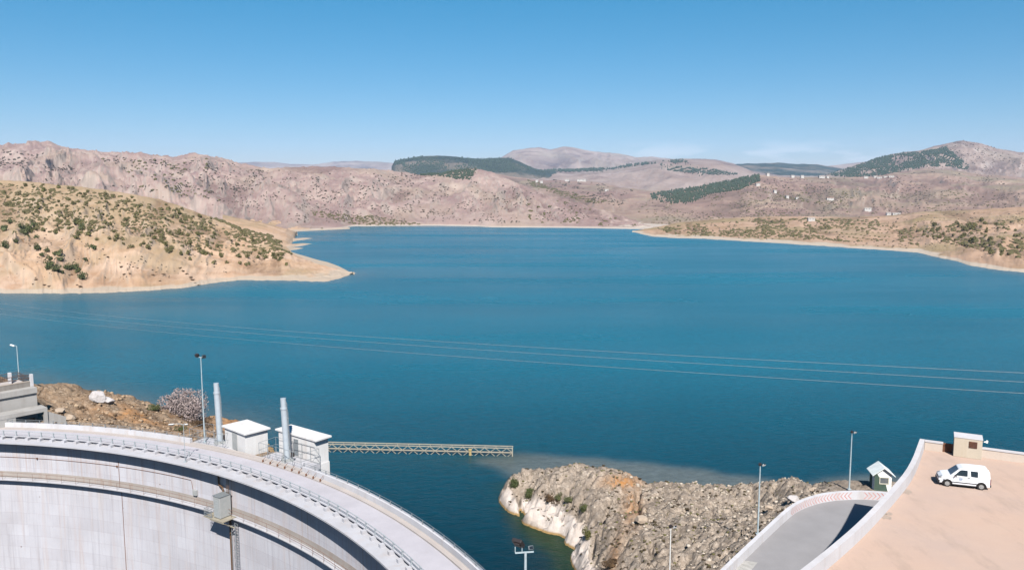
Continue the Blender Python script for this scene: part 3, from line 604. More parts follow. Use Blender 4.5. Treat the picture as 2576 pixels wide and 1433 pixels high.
# construction joints and conduit
q = MB()
for x0_, z0_, z1_ in ((286, -40, 4.5), (282, 4.8, 8.2)):
    a = ang(onz(x0_, 1290 if z0_ < 0 else 1200, 2. if z0_ < 0 else 6.5)); q.box(pa(77.79, a, (z0_+z1_)/2), (.07, .05, z1_-z0_), -R(a))
q.build('construction_joint', M['cable'], dam)
q = MB(); a_end = 27.6
q.tube([pa(77.75, a, 7.55) for a in np.linspace(A0, a_end, 60)]+[pa(77.75, a_end+.1, 7.2), pa(77.75, a_end+.2, 6.4)], .03, 6)
q.build('face_conduit', M['cable'], dam)
q = MB(); q.box(pa(77.65, a_end+.55, 6.15), (.6, .25, .65), -R(a_end)); q.build('junction_box', M['box'], dam)
for a in (5.5, 9.6, 18.6):
    q = MB(); q.box(pa(77.7, a, 7.55), (.14, .14, .2), -R(a)); q.build('face_lamp', M['rust'], dam)

def frameAt(a): return R(-a)     # local x tangential (towards +a), local y outward (upstream)
def L2W(r, a, dx, dy, z):        # tangential dx, radial dy
    t = R(a); p = pa(r, a, z); return (p[0]+math.cos(t)*dx+math.sin(t)*dy, p[1]-math.sin(t)*dx+math.cos(t)*dy, z)
# lift cabin hanging on the face
LA = 32.6
cab = thing('lift_cabin', pa(75.6, LA, 4.6), 'grey metal lift cabin with pipes hanging on the dam face', 'lift cabin')
q = MB(); q.box(L2W(76.3, LA, 0, .35, 6.15), (1.15, 1.5, 2.5), -R(LA)); q.build('cabin_body', M['box'], cab, bevel=.03)
q = MB(); q.box(L2W(76.3, LA, 0, .35, 7.44), (1.28, 1.62, .08), -R(LA)); q.build('cabin_roof', M['steel'], cab)
q = MB(); q.box(L2W(76.3, LA, -.1, -.412, 6.0), (.7, .03, 2.0), -R(LA)); q.build('cabin_door', plain('cabin_door_paint', (.50, .53, .55)), cab)
q = MB(); q.box(L2W(76.3, LA, -.3, .2, 4.78), (3.4, 1.9, .1), -R(LA)); q.build('platform_grating', M['tan_steel'], cab)
q = MB()
for sx in (-1.9, -.6):
    for sy in (-.7, 1.05): q.tube([L2W(76.3, LA, sx, sy, 4.8), L2W(76.3, LA, sx, sy, 5.75)], .03, 5)
for zz in (5.75, 5.3, 4.95):
    q.tube([L2W(76.3, LA, -.6, -.7, zz), L2W(76.3, LA, -1.9, -.7, zz), L2W(76.3, LA, -1.9, 1.05, zz)], .03, 5)
for k in range(9): q.tube([L2W(76.3, LA, -1.9+k*.16, -.7, 4.85), L2W(76.3, LA, -1.9+k*.16, -.7, 5.75)], .012, 4)
for k in range(9): q.tube([L2W(76.3, LA, -1.9, -.7+k*.2, 4.85), L2W(76.3, LA, -1.9, -.7+k*.2, 5.75)], .012, 4)
q.build('platform_railing', M['steel'], cab)
q = MB()
for sx in (-.9, .9):
    q.bar(L2W(76.3, LA, sx, -.7, 4.7), L2W(76.3, LA, sx, 1.2, 3.3), .09, .09); q.bar(L2W(76.3, LA, sx, -.7, 4.66), L2W(76.3, LA, sx, 1.3, 4.66), .09, .1)
    q.bar(L2W(76.3, LA, sx, .2, 4.66), L2W(76.3, LA, sx, .45, 3.9), .07, .07)
q.bar(L2W(76.3, LA, -.9, -.7, 4.66), L2W(76.3, LA, 1.5, -.7, 4.66), .09, .1); q.bar(L2W(76.3, LA, 1.5, -.7, 4.66), L2W(76.3, LA, 1.3, .3, 4.0), .07, .07)
q.bar(L2W(76.3, LA, .9, .35, 3.95), L2W(76.3, LA, 2., .35, 3.95), .12, .1)
q.build('support_bracket', M['tan_steel'], cab)
q = MB()
q.tube([L2W(77.75, LA, -1.75, -.15, 9.5), L2W(77.75, LA, -1.75, -.15, 8.1), L2W(77.75, LA, -1.6, -.18, 7.95), L2W(77.75, LA, -.75, -.4, 7.85), L2W(77.75, LA, -.55, -.5, 7.7), L2W(77.75, LA, -.5, -.5, 7.4)], .11, 8)
q.build('drain_pipe', M['pipe'], cab)
for dx in (.15, .4, .6):
    q = MB(); q.tube([L2W(77.75, LA, dx, -.5, 9.5), L2W(77.75, LA, dx, -.6, 7.4)], .035, 6); q.build('hoist_cable', M['pipe'], cab)
q = MB(); q.box(L2W(77.75, LA, -1.35, -.2, 6.6), (.28, .3, .45), -R(LA)); q.build('meter_box', M['white'], cab)
lad = thing('face_ladder', pa(76.6, LA+1.2, -2), 'steel caged ladder going down the dam face below the cabin', 'ladder')
for dx in (-.24, .24):
    q = MB(); q.tube([L2W(77.4, LA+1., dx, 0, 4.2), L2W(77.4, LA+1., dx, 0, -12)], .035, 6); q.build('stile', M['steel'], lad)
q = MB(); q.tube([L2W(77.4, LA+1., -.24, 0, 4.), L2W(77.4, LA+1., .24, 0, 4.)], .022, 5); rg = q.build('rung', M['steel'], lad)
for k in range(1, 24): o = rg.copy(); COL.objects.link(o); o.parent = lad; o.location = (0, 0, -k*.33)
q = MB()
for dx, dy in ((-.36, -.4), (0, -.62), (.36, -.4)): q.tube([L2W(77.4, LA+1., dx, dy, 3.9), L2W(77.4, LA+1., dx, dy, -12)], .016, 5)
for k in range(16): q.tube([L2W(77.4, LA+1., x_, y_, 3.8-k) for x_, y_ in ((-.24, 0), (-.38, -.35), (0, -.62), (.38, -.35), (.24, 0))], .018, 5)
q.build('safety_cage', M['steel'], lad)
q = MB(); q.tube([L2W(77.65, LA, .05, -.05, 4.5), L2W(77.65, LA, .05, -.05, -14)], .13, 10); dp = q.build('downpipe', M['pipe'])
tag(dp, 'dark brown vertical pipe down the dam face beside the ladder', 'pipe')

# ---------------------------------------------------------------- gate houses on the upstream side
def gatehouse(name, c4, zb, zt, label, door):
    """c4: roof corners front, left, back, right in plan"""
    c4 = [np.array(c[:2]) for c in c4]; m = sum(c4)/4; t = thing('gate_house', (m[0], m[1], zb), label, 'building', 'gate houses upstream of the dam crest')
    inn = [m+(c-m)*.87 for c in c4]
    q = MB(); q.prism([tuple(c) for c in inn], zb, zt-.22); q.build('wall', M['house'], t)
    q = MB(); q.prism([tuple(c) for c in c4], zt-.2, zt+.02); q.build('roof', M['house'], t, bevel=.03)
    return t, inn, m
ra = [onz(x, y, 12.65) for x, y in ((615, 1091.5), (557, 1069.5), (617, 1059), (673.5, 1073))]
# square the plans up
def squared(c):
    f, l, b, r = [np.array(p[:2]) for p in c]; u = (l-f); w_ = (r-f); lu = np.linalg.norm(u); lw = np.linalg.norm(w_); u /= lu
    v = np.array([u[1], -u[0]]); v = v if v@w_ > 0 else -v; return [f, f+u*lu, f+u*lu+v*lw, f+v*lw]
ga = squared(ra); tA, inA, mA = gatehouse('A', ga, 9.6, 12.65, 'small square white gate house with flat roof, left of the two', 1)
uA = (ga[1]-ga[0])/np.linalg.norm(ga[1]-ga[0]); azA = math.atan2(uA[1], uA[0])
def onwall(p0, p1, s0, s1, z0, z1, th, out):         # a thin panel standing proud of the wall p0->p1
    p0 = np.array(p0); p1 = np.array(p1); d_ = (p1-p0); L = np.linalg.norm(d_); d_ /= L; a = p0+d_*s0*L; b = p0+d_*s1*L
    nrm = np.array([d_[1], -d_[0]]); nrm = nrm if nrm @ out > 0 else -nrm; c = (a+b)/2+nrm*(th/2+.003)
    q = MB(); q.box((c[0], c[1], (z0+z1)/2), (np.linalg.norm(b-a), th, z1-z0), math.atan2(d_[1], d_[0])); return q
tocam = np.array([0.3, -1.])
onwall(inA[0], inA[1], .38, .62, 10.1, 12.3, .05, tocam).build('door', M['box'], tA)
onwall(inA[0], inA[1], .45, .95, 9.7, 9.95, .9, tocam).build('entrance_step', M['ledge'], tA)
rb = [onz(x, y, 12.8) for x, y in ((794, 1107.6), (691.5, 1078), (733, 1066), (835, 1095))]
gb = squared(rb); tB, inB, mB = gatehouse('B', gb, 9.6, 12.8, 'larger white gate house on a tall block rising from the lake', 1)
onwall(inB[0], inB[1], .44, .56, 10.2, 12.2, .05, tocam).build('door', M['steel'], tB)
q = MB(); big = [mB+(c-mB)*.9 for c in gb]; q.prism([tuple(c) for c in big], -6, 9.59)
q.prism([tuple(gb[0]*.93+gb[1]*.07), tuple(gb[1]), tuple(gb[1]-(gb[3]-gb[0])*.9), tuple(gb[0]*.93+gb[1]*.07-(gb[3]-gb[0])*.9)], -6, 9.0)
q.build('intake_tower', M['house'], tB)
# operating platforms with hydraulic hoist tubes, fences, and the small wooden-like stakes
fa0 = ang(onz(492, 1112, 10)); fa1 = ang(onz(560, 1130, 10)); fb0 = ang(onz(655, 1150, 10)); fb1 = ang(onz(765, 1180, 10))
def hoist(px, pt, pb, label, zt):
    pbase = onz(px[1], pb, 10.3); Yb = pbase[1]; top = onY(px[0], pt, Yb+.2)
    t = thing('hoist_cylinder', tuple(pbase), label, 'hydraulic cylinder', 'hoist cylinders between the gate houses')
    b = Vector(pbase)-Vector((0, 0, .7)); tp = Vector(top); ax = tp-b
    q = MB(); q.tube([b, b+ax*.84], .36, 20); q.tube([b+ax*.835, b+ax*.86], .42, 20); q.build('cylinder_barrel', M['tube'], t, smooth=False)
    q = MB(); q.tube([b+ax*.86, tp], .33, 20); q.build('cylinder_head', M['tube'], t)
    o_ = Vector((.42, -.1, 0)); q = MB(); q.tube([b+o_*.9+ax*.25, b+o_+ax*.92, b+o_*.5+ax*.98], .035, 6); q.tube([b+o_*1.15+ax*.15, b+o_*1.2+ax*.8], .03, 6)
    for k in (.3, .5, .7, .82): q.box(b+o_+ax*k, (.16, .12, .12))
    q.build('oil_pipe', M['steel'], t)
    q = MB(); q.box(b+Vector((0, 0, .55)), (1.3, 1.1, .35), .4)
    for s_ in (-1, 1): q.bar(b+Vector((s_*.75, -.3, .2)), b+Vector((s_*.3, 0, 1.7)), .1, .1)
    q.build('base_frame', M['box'], t)
    q = MB(); q.box(b+Vector((.75, -.35, 1.3)), (.35, .35, .5)); q.build('valve_block', M['dark'], t)
    return t
hoist((543.5, 554), 963, 1108, 'pale blue hoist cylinder left of the small gate house', 16)
hoist((712, 723), 1001, 1152, 'pale blue hoist cylinder in front of the larger gate house', 16)
def deckbox(a0, a1, nm, label):
    t = thing('intake_platform', pa(83.5, (a0+a1)/2, 10), label, 'platform', 'hoist platforms')
    q = MB(); q.arc(82.33, 85.2, 9.4, 10.0, a0, a1); q.build('platform_slab', M['ledge'], t); 
    q = MB(); q.arc(82.4, 84.9, -6, 9.39, a0+.3, a1-.3); q.build('support_pier', M['conc'], t)
    q = MB()
    for a in np.linspace(a0, a1, max(3, int((a1-a0)/.9)+1)):
        for rr_ in (82.5, 85.1): q.tube([pa(rr_, a, 10), pa(rr_, a, 11.9)], .03, 5)
    for zz in (11.9, 11.0, 10.1):
        for rr_ in (82.5, 85.1): q.tube([pa(rr_, a, zz) for a in np.linspace(a0, a1, 6)], .025, 5)
        for a in (a0, a1): q.tube([pa(82.5, a, zz), pa(85.1, a, zz)], .025, 5)
    for a in np.arange(a0, a1, .28): q.tube([pa(82.5, a, 10.1), pa(82.5, a, 11.9)], .008, 4)
    q.build('mesh_fence', M['steel'], t); return t
deckbox(fa0-.3, fa1, 0, 'fenced platform round the left hoist cylinder')
deckbox(fb0, fb1, 0, 'fenced platform round the right hoist cylinder')
for i, a in enumerate(np.linspace(ang(onz(650, 1165, 10.2)), ang(onz(790, 1215, 10.2)), 9)):
    q = MB(); q.box((0, 0, .12), (.16, .16, .24)); q.tube([(0, 0, .2), (.28, .28, .55)], .025, 5)
    if i == 0: st0 = q.build('kerb_stake', M['rust'])
    o = st0 if i == 0 else st0.copy()
    if i: COL.objects.link(o)
    o.location = pa(81.4, a, 10.2)
    tag(o, 'small rusty slanted bracket in the row on the crest pavement beside the larger gate house', 'bracket', 'rusty brackets along the crest pavement')
# floodlight masts
def mast(base, H, label, kind, group=None, name='floodlight_mast', mat='pole', r0=.09, r1=.05, yaw=0.):
    t = thing(name, base, label, 'lamp post', group); b = Vector(base)
    q = MB(); q.tube([b, b+Vector((0, 0, H*.5)), b+Vector((0, 0, H))], [r0, (r0+r1)/2, r1], 10); q.box(b+Vector((0, 0, .04)), (.35, .35, .08)); q.build('pole', M[mat], t)
    Rm = Matrix.Rotation(yaw, 3, 'Z')
    tp = b+Vector((0, 0, H))
    def flood(c, w, h, d_, tilt, yw, m='dark'):
        w, h, d_ = w*.9, h*.9, d_*.9
        Mx = Matrix.Rotation(yw, 3, 'Z') @ Matrix.Rotation(tilt, 3, 'X'); q = MB(); q.box(c, (w, d_, h), M=Mx); q.box(Vector(c)+Mx @ Vector((0, d_*.6, 0)), (w*.6, d_*.5, h*.6), M=Mx); hd = q.build('floodlight', M[m], t, bevel=.02)
        q = MB(); q.box(Vector(c)+Mx @ Vector((0, -d_/2-.01, 0)), (w*.86, .02, h*.8), M=Mx); q.build('lamp_glass', M['glass'], hd)
    if kind == 'cross':
        q = MB(); q.bar(tp+Rm @ Vector((-.75, 0, -.05)), tp+Rm @ Vector((.6, 0, .05)), .09, .09)
        for x_ in (-.75, -.25): q.bar(tp+Rm @ Vector((x_, 0, 0)), tp+Rm @ Vector((x_, .0, .42)), .05, .05)
        q.build('crossarm', M[mat], t)
        flood(tp+Rm @ Vector((-.52, .0, .72)), .85, .85, .3, -.7, 2.6+yaw); flood(tp+Rm @ Vector((.38, .15, .28)), .38, .3, .22, -.5, .3+yaw, 'steel')
    elif kind == 'twin':
        q = MB(); q.bar(tp+Vector((-.45, 0, 0)), tp+Vector((.45, 0, 0)), .07, .07); q.build('crossarm', M[mat], t)
        flood(tp+Vector((-.45, 0, .25)), .5, .42, .35, -.5, 2.7); flood(tp+Vector((.4, 0, .08)), .5, .42, .35, -.5, .6); 
    elif kind == 'single':
        q = MB(); q.bar(tp, tp+Vector((.25, 0, .1)), .05, .05); q.build('bracket', M['dark'], t)
        flood(tp+Vector((-.02, 0, .12)), .26, .2, .24, -.4, 2.4); flood(tp+Vector((.34, -.05, .06)), .3, .16, .26, -.9, .5, 'white')
    elif kind == 'head':
        s_ = -1 if yaw == 0 else 1
        q = MB(); q.bar(tp, tp+Vector((s_*.35, 0, .12)), .05, .05); q.build('bracket', M[mat], t)
        Mx = Matrix.Rotation(s_*-.35, 3, 'Y'); q = MB(); q.box(tp+Vector((s_*.62, 0, .1)), (.65, .3, .18), M=Mx); hd = q.build('lamp_head', M['white'], t, bevel=.05)
        q = MB(); q.box(tp+Vector((s_*.62, 0, .0)), (.5, .24, .04), M=Mx); q.build('lamp_glass', M['glass'], hd)
    elif kind == 'double':
        for s_, L_ in ((-1, 1.45), (1, .35)):
            q = MB(); q.tube([tp-Vector((0, 0, .1)), tp+Vector((s_*.3*L_, 0, .05)), tp+Vector((s_*L_, 0, .0))], .035, 6); q.build('bracket', M[mat], t)
            q = MB(); q.box(tp+Vector((s_*L_, 0, -.02)), (.6 if s_ < 0 else .35, .22, .1), M=Matrix.Rotation(-.08, 3, 'Y')); hd = q.build('lamp_head', M['white'], t, bevel=.04)
            q = MB(); q.box(tp+Vector((s_*L_, 0, -.115)), (.5 if s_ < 0 else .3, .22, .04)); q.build('lamp_glass', M['glass'], hd)
    return t
def topz(x, y, Y): return float(onY(x, y, Y)[2])
b_ = onz(515, 1112, 10.0); mast(tuple(b_), topz(508, 898, b_[1])-10, 'tall pale mast with twin dark floodlights beside the left hoist cylinder', 'twin')
b_ = onz(466, 1161, 10.0); mast(tuple(b_), topz(466, 1066, b_[1])-10, 'short white double-headed street lamp on the downstream edge of the dam crest', 'double', mat='rail', r0=.045, r1=.03, name='street_lamp')
b_ = pa(82.1, 67.2, 10.7); b_ = (onY(1322, 1388, b_[1])[0], b_[1], 10.7); mast(b_, topz(1321, 1388, b_[1])-10.7, 'floodlight mast with crossarm seen before the dark water at the bottom of the photo', 'cross', r0=.12, r1=.09, yaw=-.0)
b_ = onz(1906, 1342, 10.0); mast(tuple(b_), topz(1911, 1170, b_[1])-10, 'pale blue lamp pole at the road wall above the rubble slope', 'single')
b_ = onz(2136, 1230, 9.9); mast(tuple(b_), topz(2144, 1088, b_[1])-9.9, 'pale blue lamp pole between the red chevrons and the lake, left of the guard booth', 'single')
b_ = onz(1683, 1510, 7.2); mast((b_[0], b_[1], gh(b_[0], b_[1])-.1), topz(1688, 1326, b_[1])-gh(b_[0], b_[1])+.1, 'thin white lamp pole in front of the rocks at the bottom of the photo', 'single', mat='white', r0=.05, r1=.035)

# ---------------------------------------------------------------- terraces left of the dam crest
ter = thing('terrace_building', (-66, 112, 9), 'stepped grey concrete terrace building at the left end of the dam', 'building')
def tq(x, y, z): return np.array(onz(x, y, z))
A = tq(93, 974, 14.3); B = tq(0, 990, 14.3); dr = (B-A)[:2]; dr /= np.linalg.norm(dr); nb = np.array([-dr[1], dr[0]]); nb = nb if nb[1] > 0 else -nb
def slabw(p, L, dep, z0, z1, sh_=0.):     # from plan point p leftwards L, backwards dep
    p = np.array(p[:2])+nb*sh_; return [tuple(p), tuple(p+dr*L), tuple(p+dr*L+nb*dep), tuple(p+nb*dep)], z0, z1
q = MB(); q.prism(*slabw(A, 22, 6, 13.55, 14.3)); q.build('upper_fascia', M['gconc'], ter)
q = MB(); q.prism(*slabw(A-np.array([0, 0, 0]), 22, 5.5, 9.0, 13.54, .28)); q.build('wall', M['gconc'], ter)
C4 = tq(119, 1024, 11.8)
q = MB(); q.prism(*slabw(C4, 24, 2.2, 11.25, 11.8)); q.build('lower_slab', M['gconc'], ter)
q = MB(); q.prism(*slabw(C4, .45, .45, 8.8, 11.245, .0)); q.prism(*slabw(C4+np.array([dr[0]*4, dr[1]*4, 0]), 20, .3, 8.8, 11.245, .05)); q.build('column', M['gconc'], ter)
q = MB(); q.prism([tuple(C4[:2]+nb*.2), tuple(C4[:2]+nb*.5), tuple(C4[:2]+nb*.5-dr*2.4), tuple(C4[:2]+nb*.2-dr*2.4)], [9, 9, 8.8, 8.8], [11.2, 11.2, 9.9, 9.9]); q.build('wing_wall', M['gconc'], ter)
A5 = tq(78, 959, 15.0)
q = MB(); q.prism(*slabw(A5, 22, .3, 14.305, 15.0, .0)); q.build('parapet', concrete('roughcast', (.34, .31, .29), (.2, .16, .14), .6), ter)
q = MB(); q.prism(*slabw(A5, 22, .36, 15.003, 15.09, -.03)); q.build('parapet_coping', concrete('coping', (.52, .45, .40)), ter)
for px_, py_, zt in ((78, 0, 16.05), (34.5, 934, 16.05)):
    p = A5[:2] if px_ == 78 else tq(35, 970, 14.4)[:2]+nb*1.6
    q = MB(); q.box((p[0], p[1]+.1, (14.3+zt)/2), (.42, .42, zt-14.3), math.atan2(dr[1], dr[0])); q.build('pillar', M['conc'], ter, bevel=.03)
q = MB(); q.prism(*slabw(A5+np.array([0, 0, 0]), 22, 5, 14.306, 14.5, .31)); q.build('terrace_floor', M['walk'], ter)
q = MB()
for zz in (16.0, 15.55): q.tube([tuple(A5[:2]+nb*.15)+(zz,), tuple(A5[:2]+dr*20+nb*.15)+(zz,)], .05, 6)
for k in range(1, 10): q.tube([tuple(A5[:2]+dr*2.35*k+nb*.15)+(15.05,), tuple(A5[:2]+dr*2.35*k+nb*.15)+(16.0,)], .05, 6)
q.build('balustrade', M['brown'], ter)
q = MB(); bp = A5[:2]+nb*5
for zz in (15.6, 15.2, 14.8): q.tube([tuple(A5[:2]+nb*.3)+(zz,), tuple(bp)+(zz,), tuple(bp+dr*3.4)+(zz,), tuple(bp+dr*9)+(zz+2.6,)], .04, 5)
for k in range(14): q.tube([tuple(bp+dr*.25*k)+(14.4,), tuple(bp+dr*.25*k)+(15.6,)], .02, 4)
for k in range(20): q.tube([tuple(A5[:2]+nb*(.3+.24*k))+(14.4,), tuple(A5[:2]+nb*(.3+.24*k))+(15.6,)], .02, 4)
q.build('back_balustrade', M['brown'], ter)
p3 = bp+dr*3.4
q = MB(); n3 = 10
for k in range(n3): q.prism([tuple(p3+dr*(.5*k)), tuple(p3+dr*(.5*k+.5)), tuple(p3+dr*(.5*k+.5)-nb*2.), tuple(p3+dr*.5*k-nb*2.)], 14.2, 14.55+.24*k)
q.build('stairway', M['conc'], ter)
for k in (0, 7):
    q = MB(); c_ = p3+dr*.5*k; q.box((c_[0], c_[1]-.25, 15.2+.24*k), (.42, .42, 1.3)); q.build('stair_pillar', M['conc'], ter)
b_ = onz(48, 951, 14.5); mast(tuple(b_), topz(45.4, 870, b_[1])-14.5, 'pale blue lamp pole standing on the terrace at the left edge', 'head', name='street_lamp', r0=.07, r1=.05)

# ---------------------------------------------------------------- floating truss boom
bs = onz(822, 1135.5, 0.); be = onz(1289, 1146.5, 0.); bt = thing('truss_walkway', tuple(bs), 'long tan lattice walkway lying on the water from the gate house', 'walkway')
bd = (be-bs)[:2]; BL = np.linalg.norm(bd); bd /= BL; bn = np.array([-bd[1], bd[0]])
def bq(s_, n_, z): p = bs[:2]+bd*s_+bn*n_; return (p[0], p[1], z)
q = MB(); q.bar(bq(-1.5, 0, 1.3), bq(BL, 0, 1.3), .14, .13); q.build('upper_chord', M['tan_steel'], bt)
q = MB(); q.bar(bq(-1.5, 1.0, 1.3), bq(BL, 1.0, 1.3), .14, .13); q.build('back_chord', M['tan_steel'], bt)
q = MB(); q.bar(bq(-1.5, -.05, .6), bq(BL, -.05, .6), .24, .14); q.build('lower_chord', M['tan_steel'], bt)
q = MB(); nb_ = 17; sl_ = BL/nb_
for k in range(nb_):
    for s_ in (k*sl_, (k+.5)*sl_):
        up_ = s_ == k*sl_; q.bar(bq(s_, 0, .6 if up_ else 1.28), bq(s_+sl_/2, 0, 1.28 if up_ else .6), .09, .09)
        
        q.bar(bq(s_, 0 if up_ else -.1, .55 if up_ else -.15), bq(s_+sl_/2, -.1 if up_ else 0, -.15 if up_ else .55), .08, .08)
    q.bar(bq(k*sl_+sl_/2, 0, 1.28), bq(k*sl_+sl_/2, 1., 1.28), .06, .06)
q.build('lattice', M['tan_steel'], bt)
q = MB(); q.bar(bq(BL, -.05, -.1), bq(BL, -.05, 1.36), .18, .18); q.bar(bq(BL, 0, 1.3), bq(BL, 1., 1.3), .14, .14); q.build('end_frame', M['tan_steel'], bt)
pbu = onz(1183, 1138, .3); q = MB(); q.tube([(pbu[0], pbu[1]-.3, -.2), (pbu[0], pbu[1]-.3, .75)], [.22, .22], 12); q.box((pbu[0], pbu[1]-.3, .95), (.5, .5, .2)); q.build('float_bracket', plain('ochre_paint', (.62, .47, .22)), bt)

# ---------------------------------------------------------------- road below, chevron wall, car deck
q = MB(); rp = [p for p in cwp]+[(60, 74), (60, 55), (38, 50), (6, 28), (0, 36)]
ASPH = concrete('asphalt', (.385, .375, .395), streak=False)
q.prism(rp, 9.5, 10.0); struct(q.build('road', ASPH))
q = MB(); p1, p2, p3_, p4 = [onz(*p, 10.004)[:2] for p in ((1850, 1433), (1868, 1408), (1906, 1413), (1890, 1433))]
q.add([(*p1, 10.004), (*p4, 10.004), (*p3_, 10.004), (*p2, 10.004)], [(0, 1, 2, 3)]); pm = q.build('road_marking', plain('worn_road_paint', (.62, .60, .58), (.4, .39, .38), sc=2)); struct(pm)
def offset(pts, d_):
    pts = [np.array(p) for p in pts]; out = []
    for i, p in enumerate(pts):
        a = pts[max(i-1, 0)]; b = pts[min(i+1, len(pts)-1)]; t = (b-a)/np.linalg.norm(b-a); out.append(p+np.array([t[1], -t[0]])*d_)
    return out
def resamp(pts, n):
    pts = np.array(pts); s_ = np.r_[0, np.cumsum(np.hypot(*np.diff(pts, axis=0).T))]; u = np.linspace(0, s_[-1], n)
    return np.stack([np.interp(u, s_, pts[:, 0]), np.interp(u, s_, pts[:, 1])], 1), u
def smoothp(pts, it=3):
    pts = np.array(pts)
    for _ in range(it):
        a = pts[:-1]*.75+pts[1:]*.25; b = pts[:-1]*.25+pts[1:]*.75; pts = np.vstack([pts[:1], np.stack([a, b], 1).reshape(-1, 2), pts[-1:]])
    return pts
def wallstrip(pts, th, z0, z1, name, mat, parent=None):
    pts = np.array(pts); inn_ = np.array(offset(pts, th)); q = MB(); v = []; f = []
    for a, b in zip(pts, inn_): v += [(*a, z0), (*b, z0), (*b, z1), (*a, z1)]
    n_ = len(pts)
    for i in range(n_-1):
        for j in range(4): j2 = (j+1) % 4; f.append((i*4+j, i*4+j2, i*4+4+j2, i*4+4+j))
    f += [(0, 3, 2, 1), (n_*4-4, n_*4-3, n_*4-2, n_*4-1)]; q.add(v, f); return q.build(name, mat, parent)
rw_ = thing('road_wall', (*cwp[5], 9), 'low curved white wall with red chevrons along the outer side of the lower road', 'wall')
cws, cu = resamp(smoothp(cwp), 220)
wallstrip(cws, .38, 8.6, 10.85, 'parapet', M['conc'], rw_)
# painted chevrons: thin red V strips, 3 mm proud of the inner face, mirrored about a blank diamond
inn_ = np.array(offset(cws, .385)); si = np.r_[0, np.cumsum(np.hypot(*np.diff(inn_, axis=0).T))]
pr_ = proj(np.c_[inn_, np.full(len(inn_), 10.4)]); km = int(np.argmax(pr_[:, 0] > 2290)); s_at = lambda X_: float(np.interp(X_, pr_[:km, 0], si[:km]))
def ipt(s_): return np.array([np.interp(s_, si, inn_[:, 0]), np.interp(s_, si, inn_[:, 1])])
q = MB(); sC = s_at(2057); z0c, z1c = 10.06, 10.8
sL, sR = s_at(1826), s_at(2228)
sC = s_at(2158*1.0 if False else 2158)
def vstrip(s0, dirn):
    wd = .13; hk = .34*dirn; zm = (z0c+z1c)/2
    for za, zb, oa, ob in ((z0c, zm, 0, hk), (zm, z1c, hk, 0)):
        P_ = []
        for s_, z_ in ((s0+oa, za), (s0+oa+wd, za), (s0+ob+wd, zb), (s0+ob, zb)):
            p = ipt(s_); t = ipt(s_+.1)-ipt(s_-.1); t /= np.linalg.norm(t); nn = np.array([t[1], -t[0]]); p = p+nn*.004; P_.append((p[0], p[1], z_))
        q.add(P_, [(0, 1, 2, 3)])
s_ = sC-.75
sEnd = s_at(1992)
while s_ > sEnd: vstrip(s_, -1); s_ -= .42
s_ = sC+.6
while s_ < sR: vstrip(s_, 1); s_ += .42
q.build('chevron_paint', plain('faded_red_paint', (.62, .28, .27), (.70, .42, .40), sc=3), rw_, fix=False)

deck = thing('parking_deck', (36.7, 69.4, 0), 'raised pinkish concrete parking deck with parapet, above the lower road', 'parking deck')
pl = smoothp(PLAT[0:8], 2)
poly = [tuple(p) for p in pl]+PLAT[8:]
q = MB(); q.prism(poly, -6, 18.9); q.build('retaining_wall', M['conc'], deck)
def deckmat():
    q = NT('deck_concrete'); a = q.noise(q.pos, .12, 5, .6, .5); b = q.noise(q.pos, .7, 6, .7); c = q.noise(q.pos, 9, 4, .7)
    col = q.mix(q.rng(a, .35, .65), (.66, .475, .385), (.61, .46, .395)); col = q.mix(q.math('MULTIPLY', q.rng(b, .45, .7), .5), col, (.70, .52, .42))
    d_ = q.noise(q.map(q.pos, (1, .3, 1), (0, 0, .5)), .5, 5, .7); col = q.mix(q.math('MULTIPLY', q.rng(d_, .52, .7), .45), col, (.40, .31, .26))
    col = q.mix(q.math('MULTIPLY', q.rng(c, .5, .75), .2), col, (.38, .30, .25)); q.bump(c, .3, .01); return q.fin(col, .9, 0, .2)
q = MB(); q.prism(poly, 18.903, 19.0); q.build('deck_floor', deckmat(), deck)
PARA = concrete('parapet_concrete', (.76, .74, .78), (.5, .38, .32), .3)
wallstrip(np.array(pl), -.4, 19.003, 19.9, 'side_parapet', PARA, deck)
# far parapet with coping, broken by the hut
fd = np.array([43.7-36.7, 65.7-69.4]); fd /= np.linalg.norm(fd); c0 = np.array([36.7, 69.4]); fn = np.array([fd[1], -fd[0]]); fn = fn if fn[1] < 0 else -fn
def fx(X_, y_=1115): # distance along the far wall of an image x
    lo, hi = 0, 60
    for _ in range(40):
        m_ = (lo+hi)/2; p = c0+fd*m_; lo, hi = (m_, hi) if proj((p[0], p[1], 19.9))[0] < X_ else (lo, m_)
    return lo
def fwall(s0, s1, z0, z1, th, sh_=0.):
    a = c0+fd*s0+fn*sh_; b = c0+fd*s1+fn*sh_; q = MB(); q.prism([tuple(a), tuple(b), tuple(b+fn*th), tuple(a+fn*th)], z0, z1); return q
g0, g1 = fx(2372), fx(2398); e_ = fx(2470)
PC2 = concrete('beige_parapet', (.78, .66, .58), (.6, .45, .36), .4)
fwall(.4, g0, 19.003, 19.75, .25, .03).build('far_parapet', PC2, deck); fwall(e_-.1, 58, 19.003, 19.75, .25, .03).build('far_parapet', PC2, deck)
fwall(.4, g0+.03, 19.753, 19.88, .33, 0).build('parapet_coping', PARA, deck); fwall(e_-.1, 58, 19.753, 19.88, .33, 0).build('parapet_coping', PARA, deck)
fwall(g0+.002, g1, 19.003, 19.8, .12, -.02).build('dark_gap_panel', M['rust'], deck)  # brown panel added to stand for the dark shaded gap beside the hut
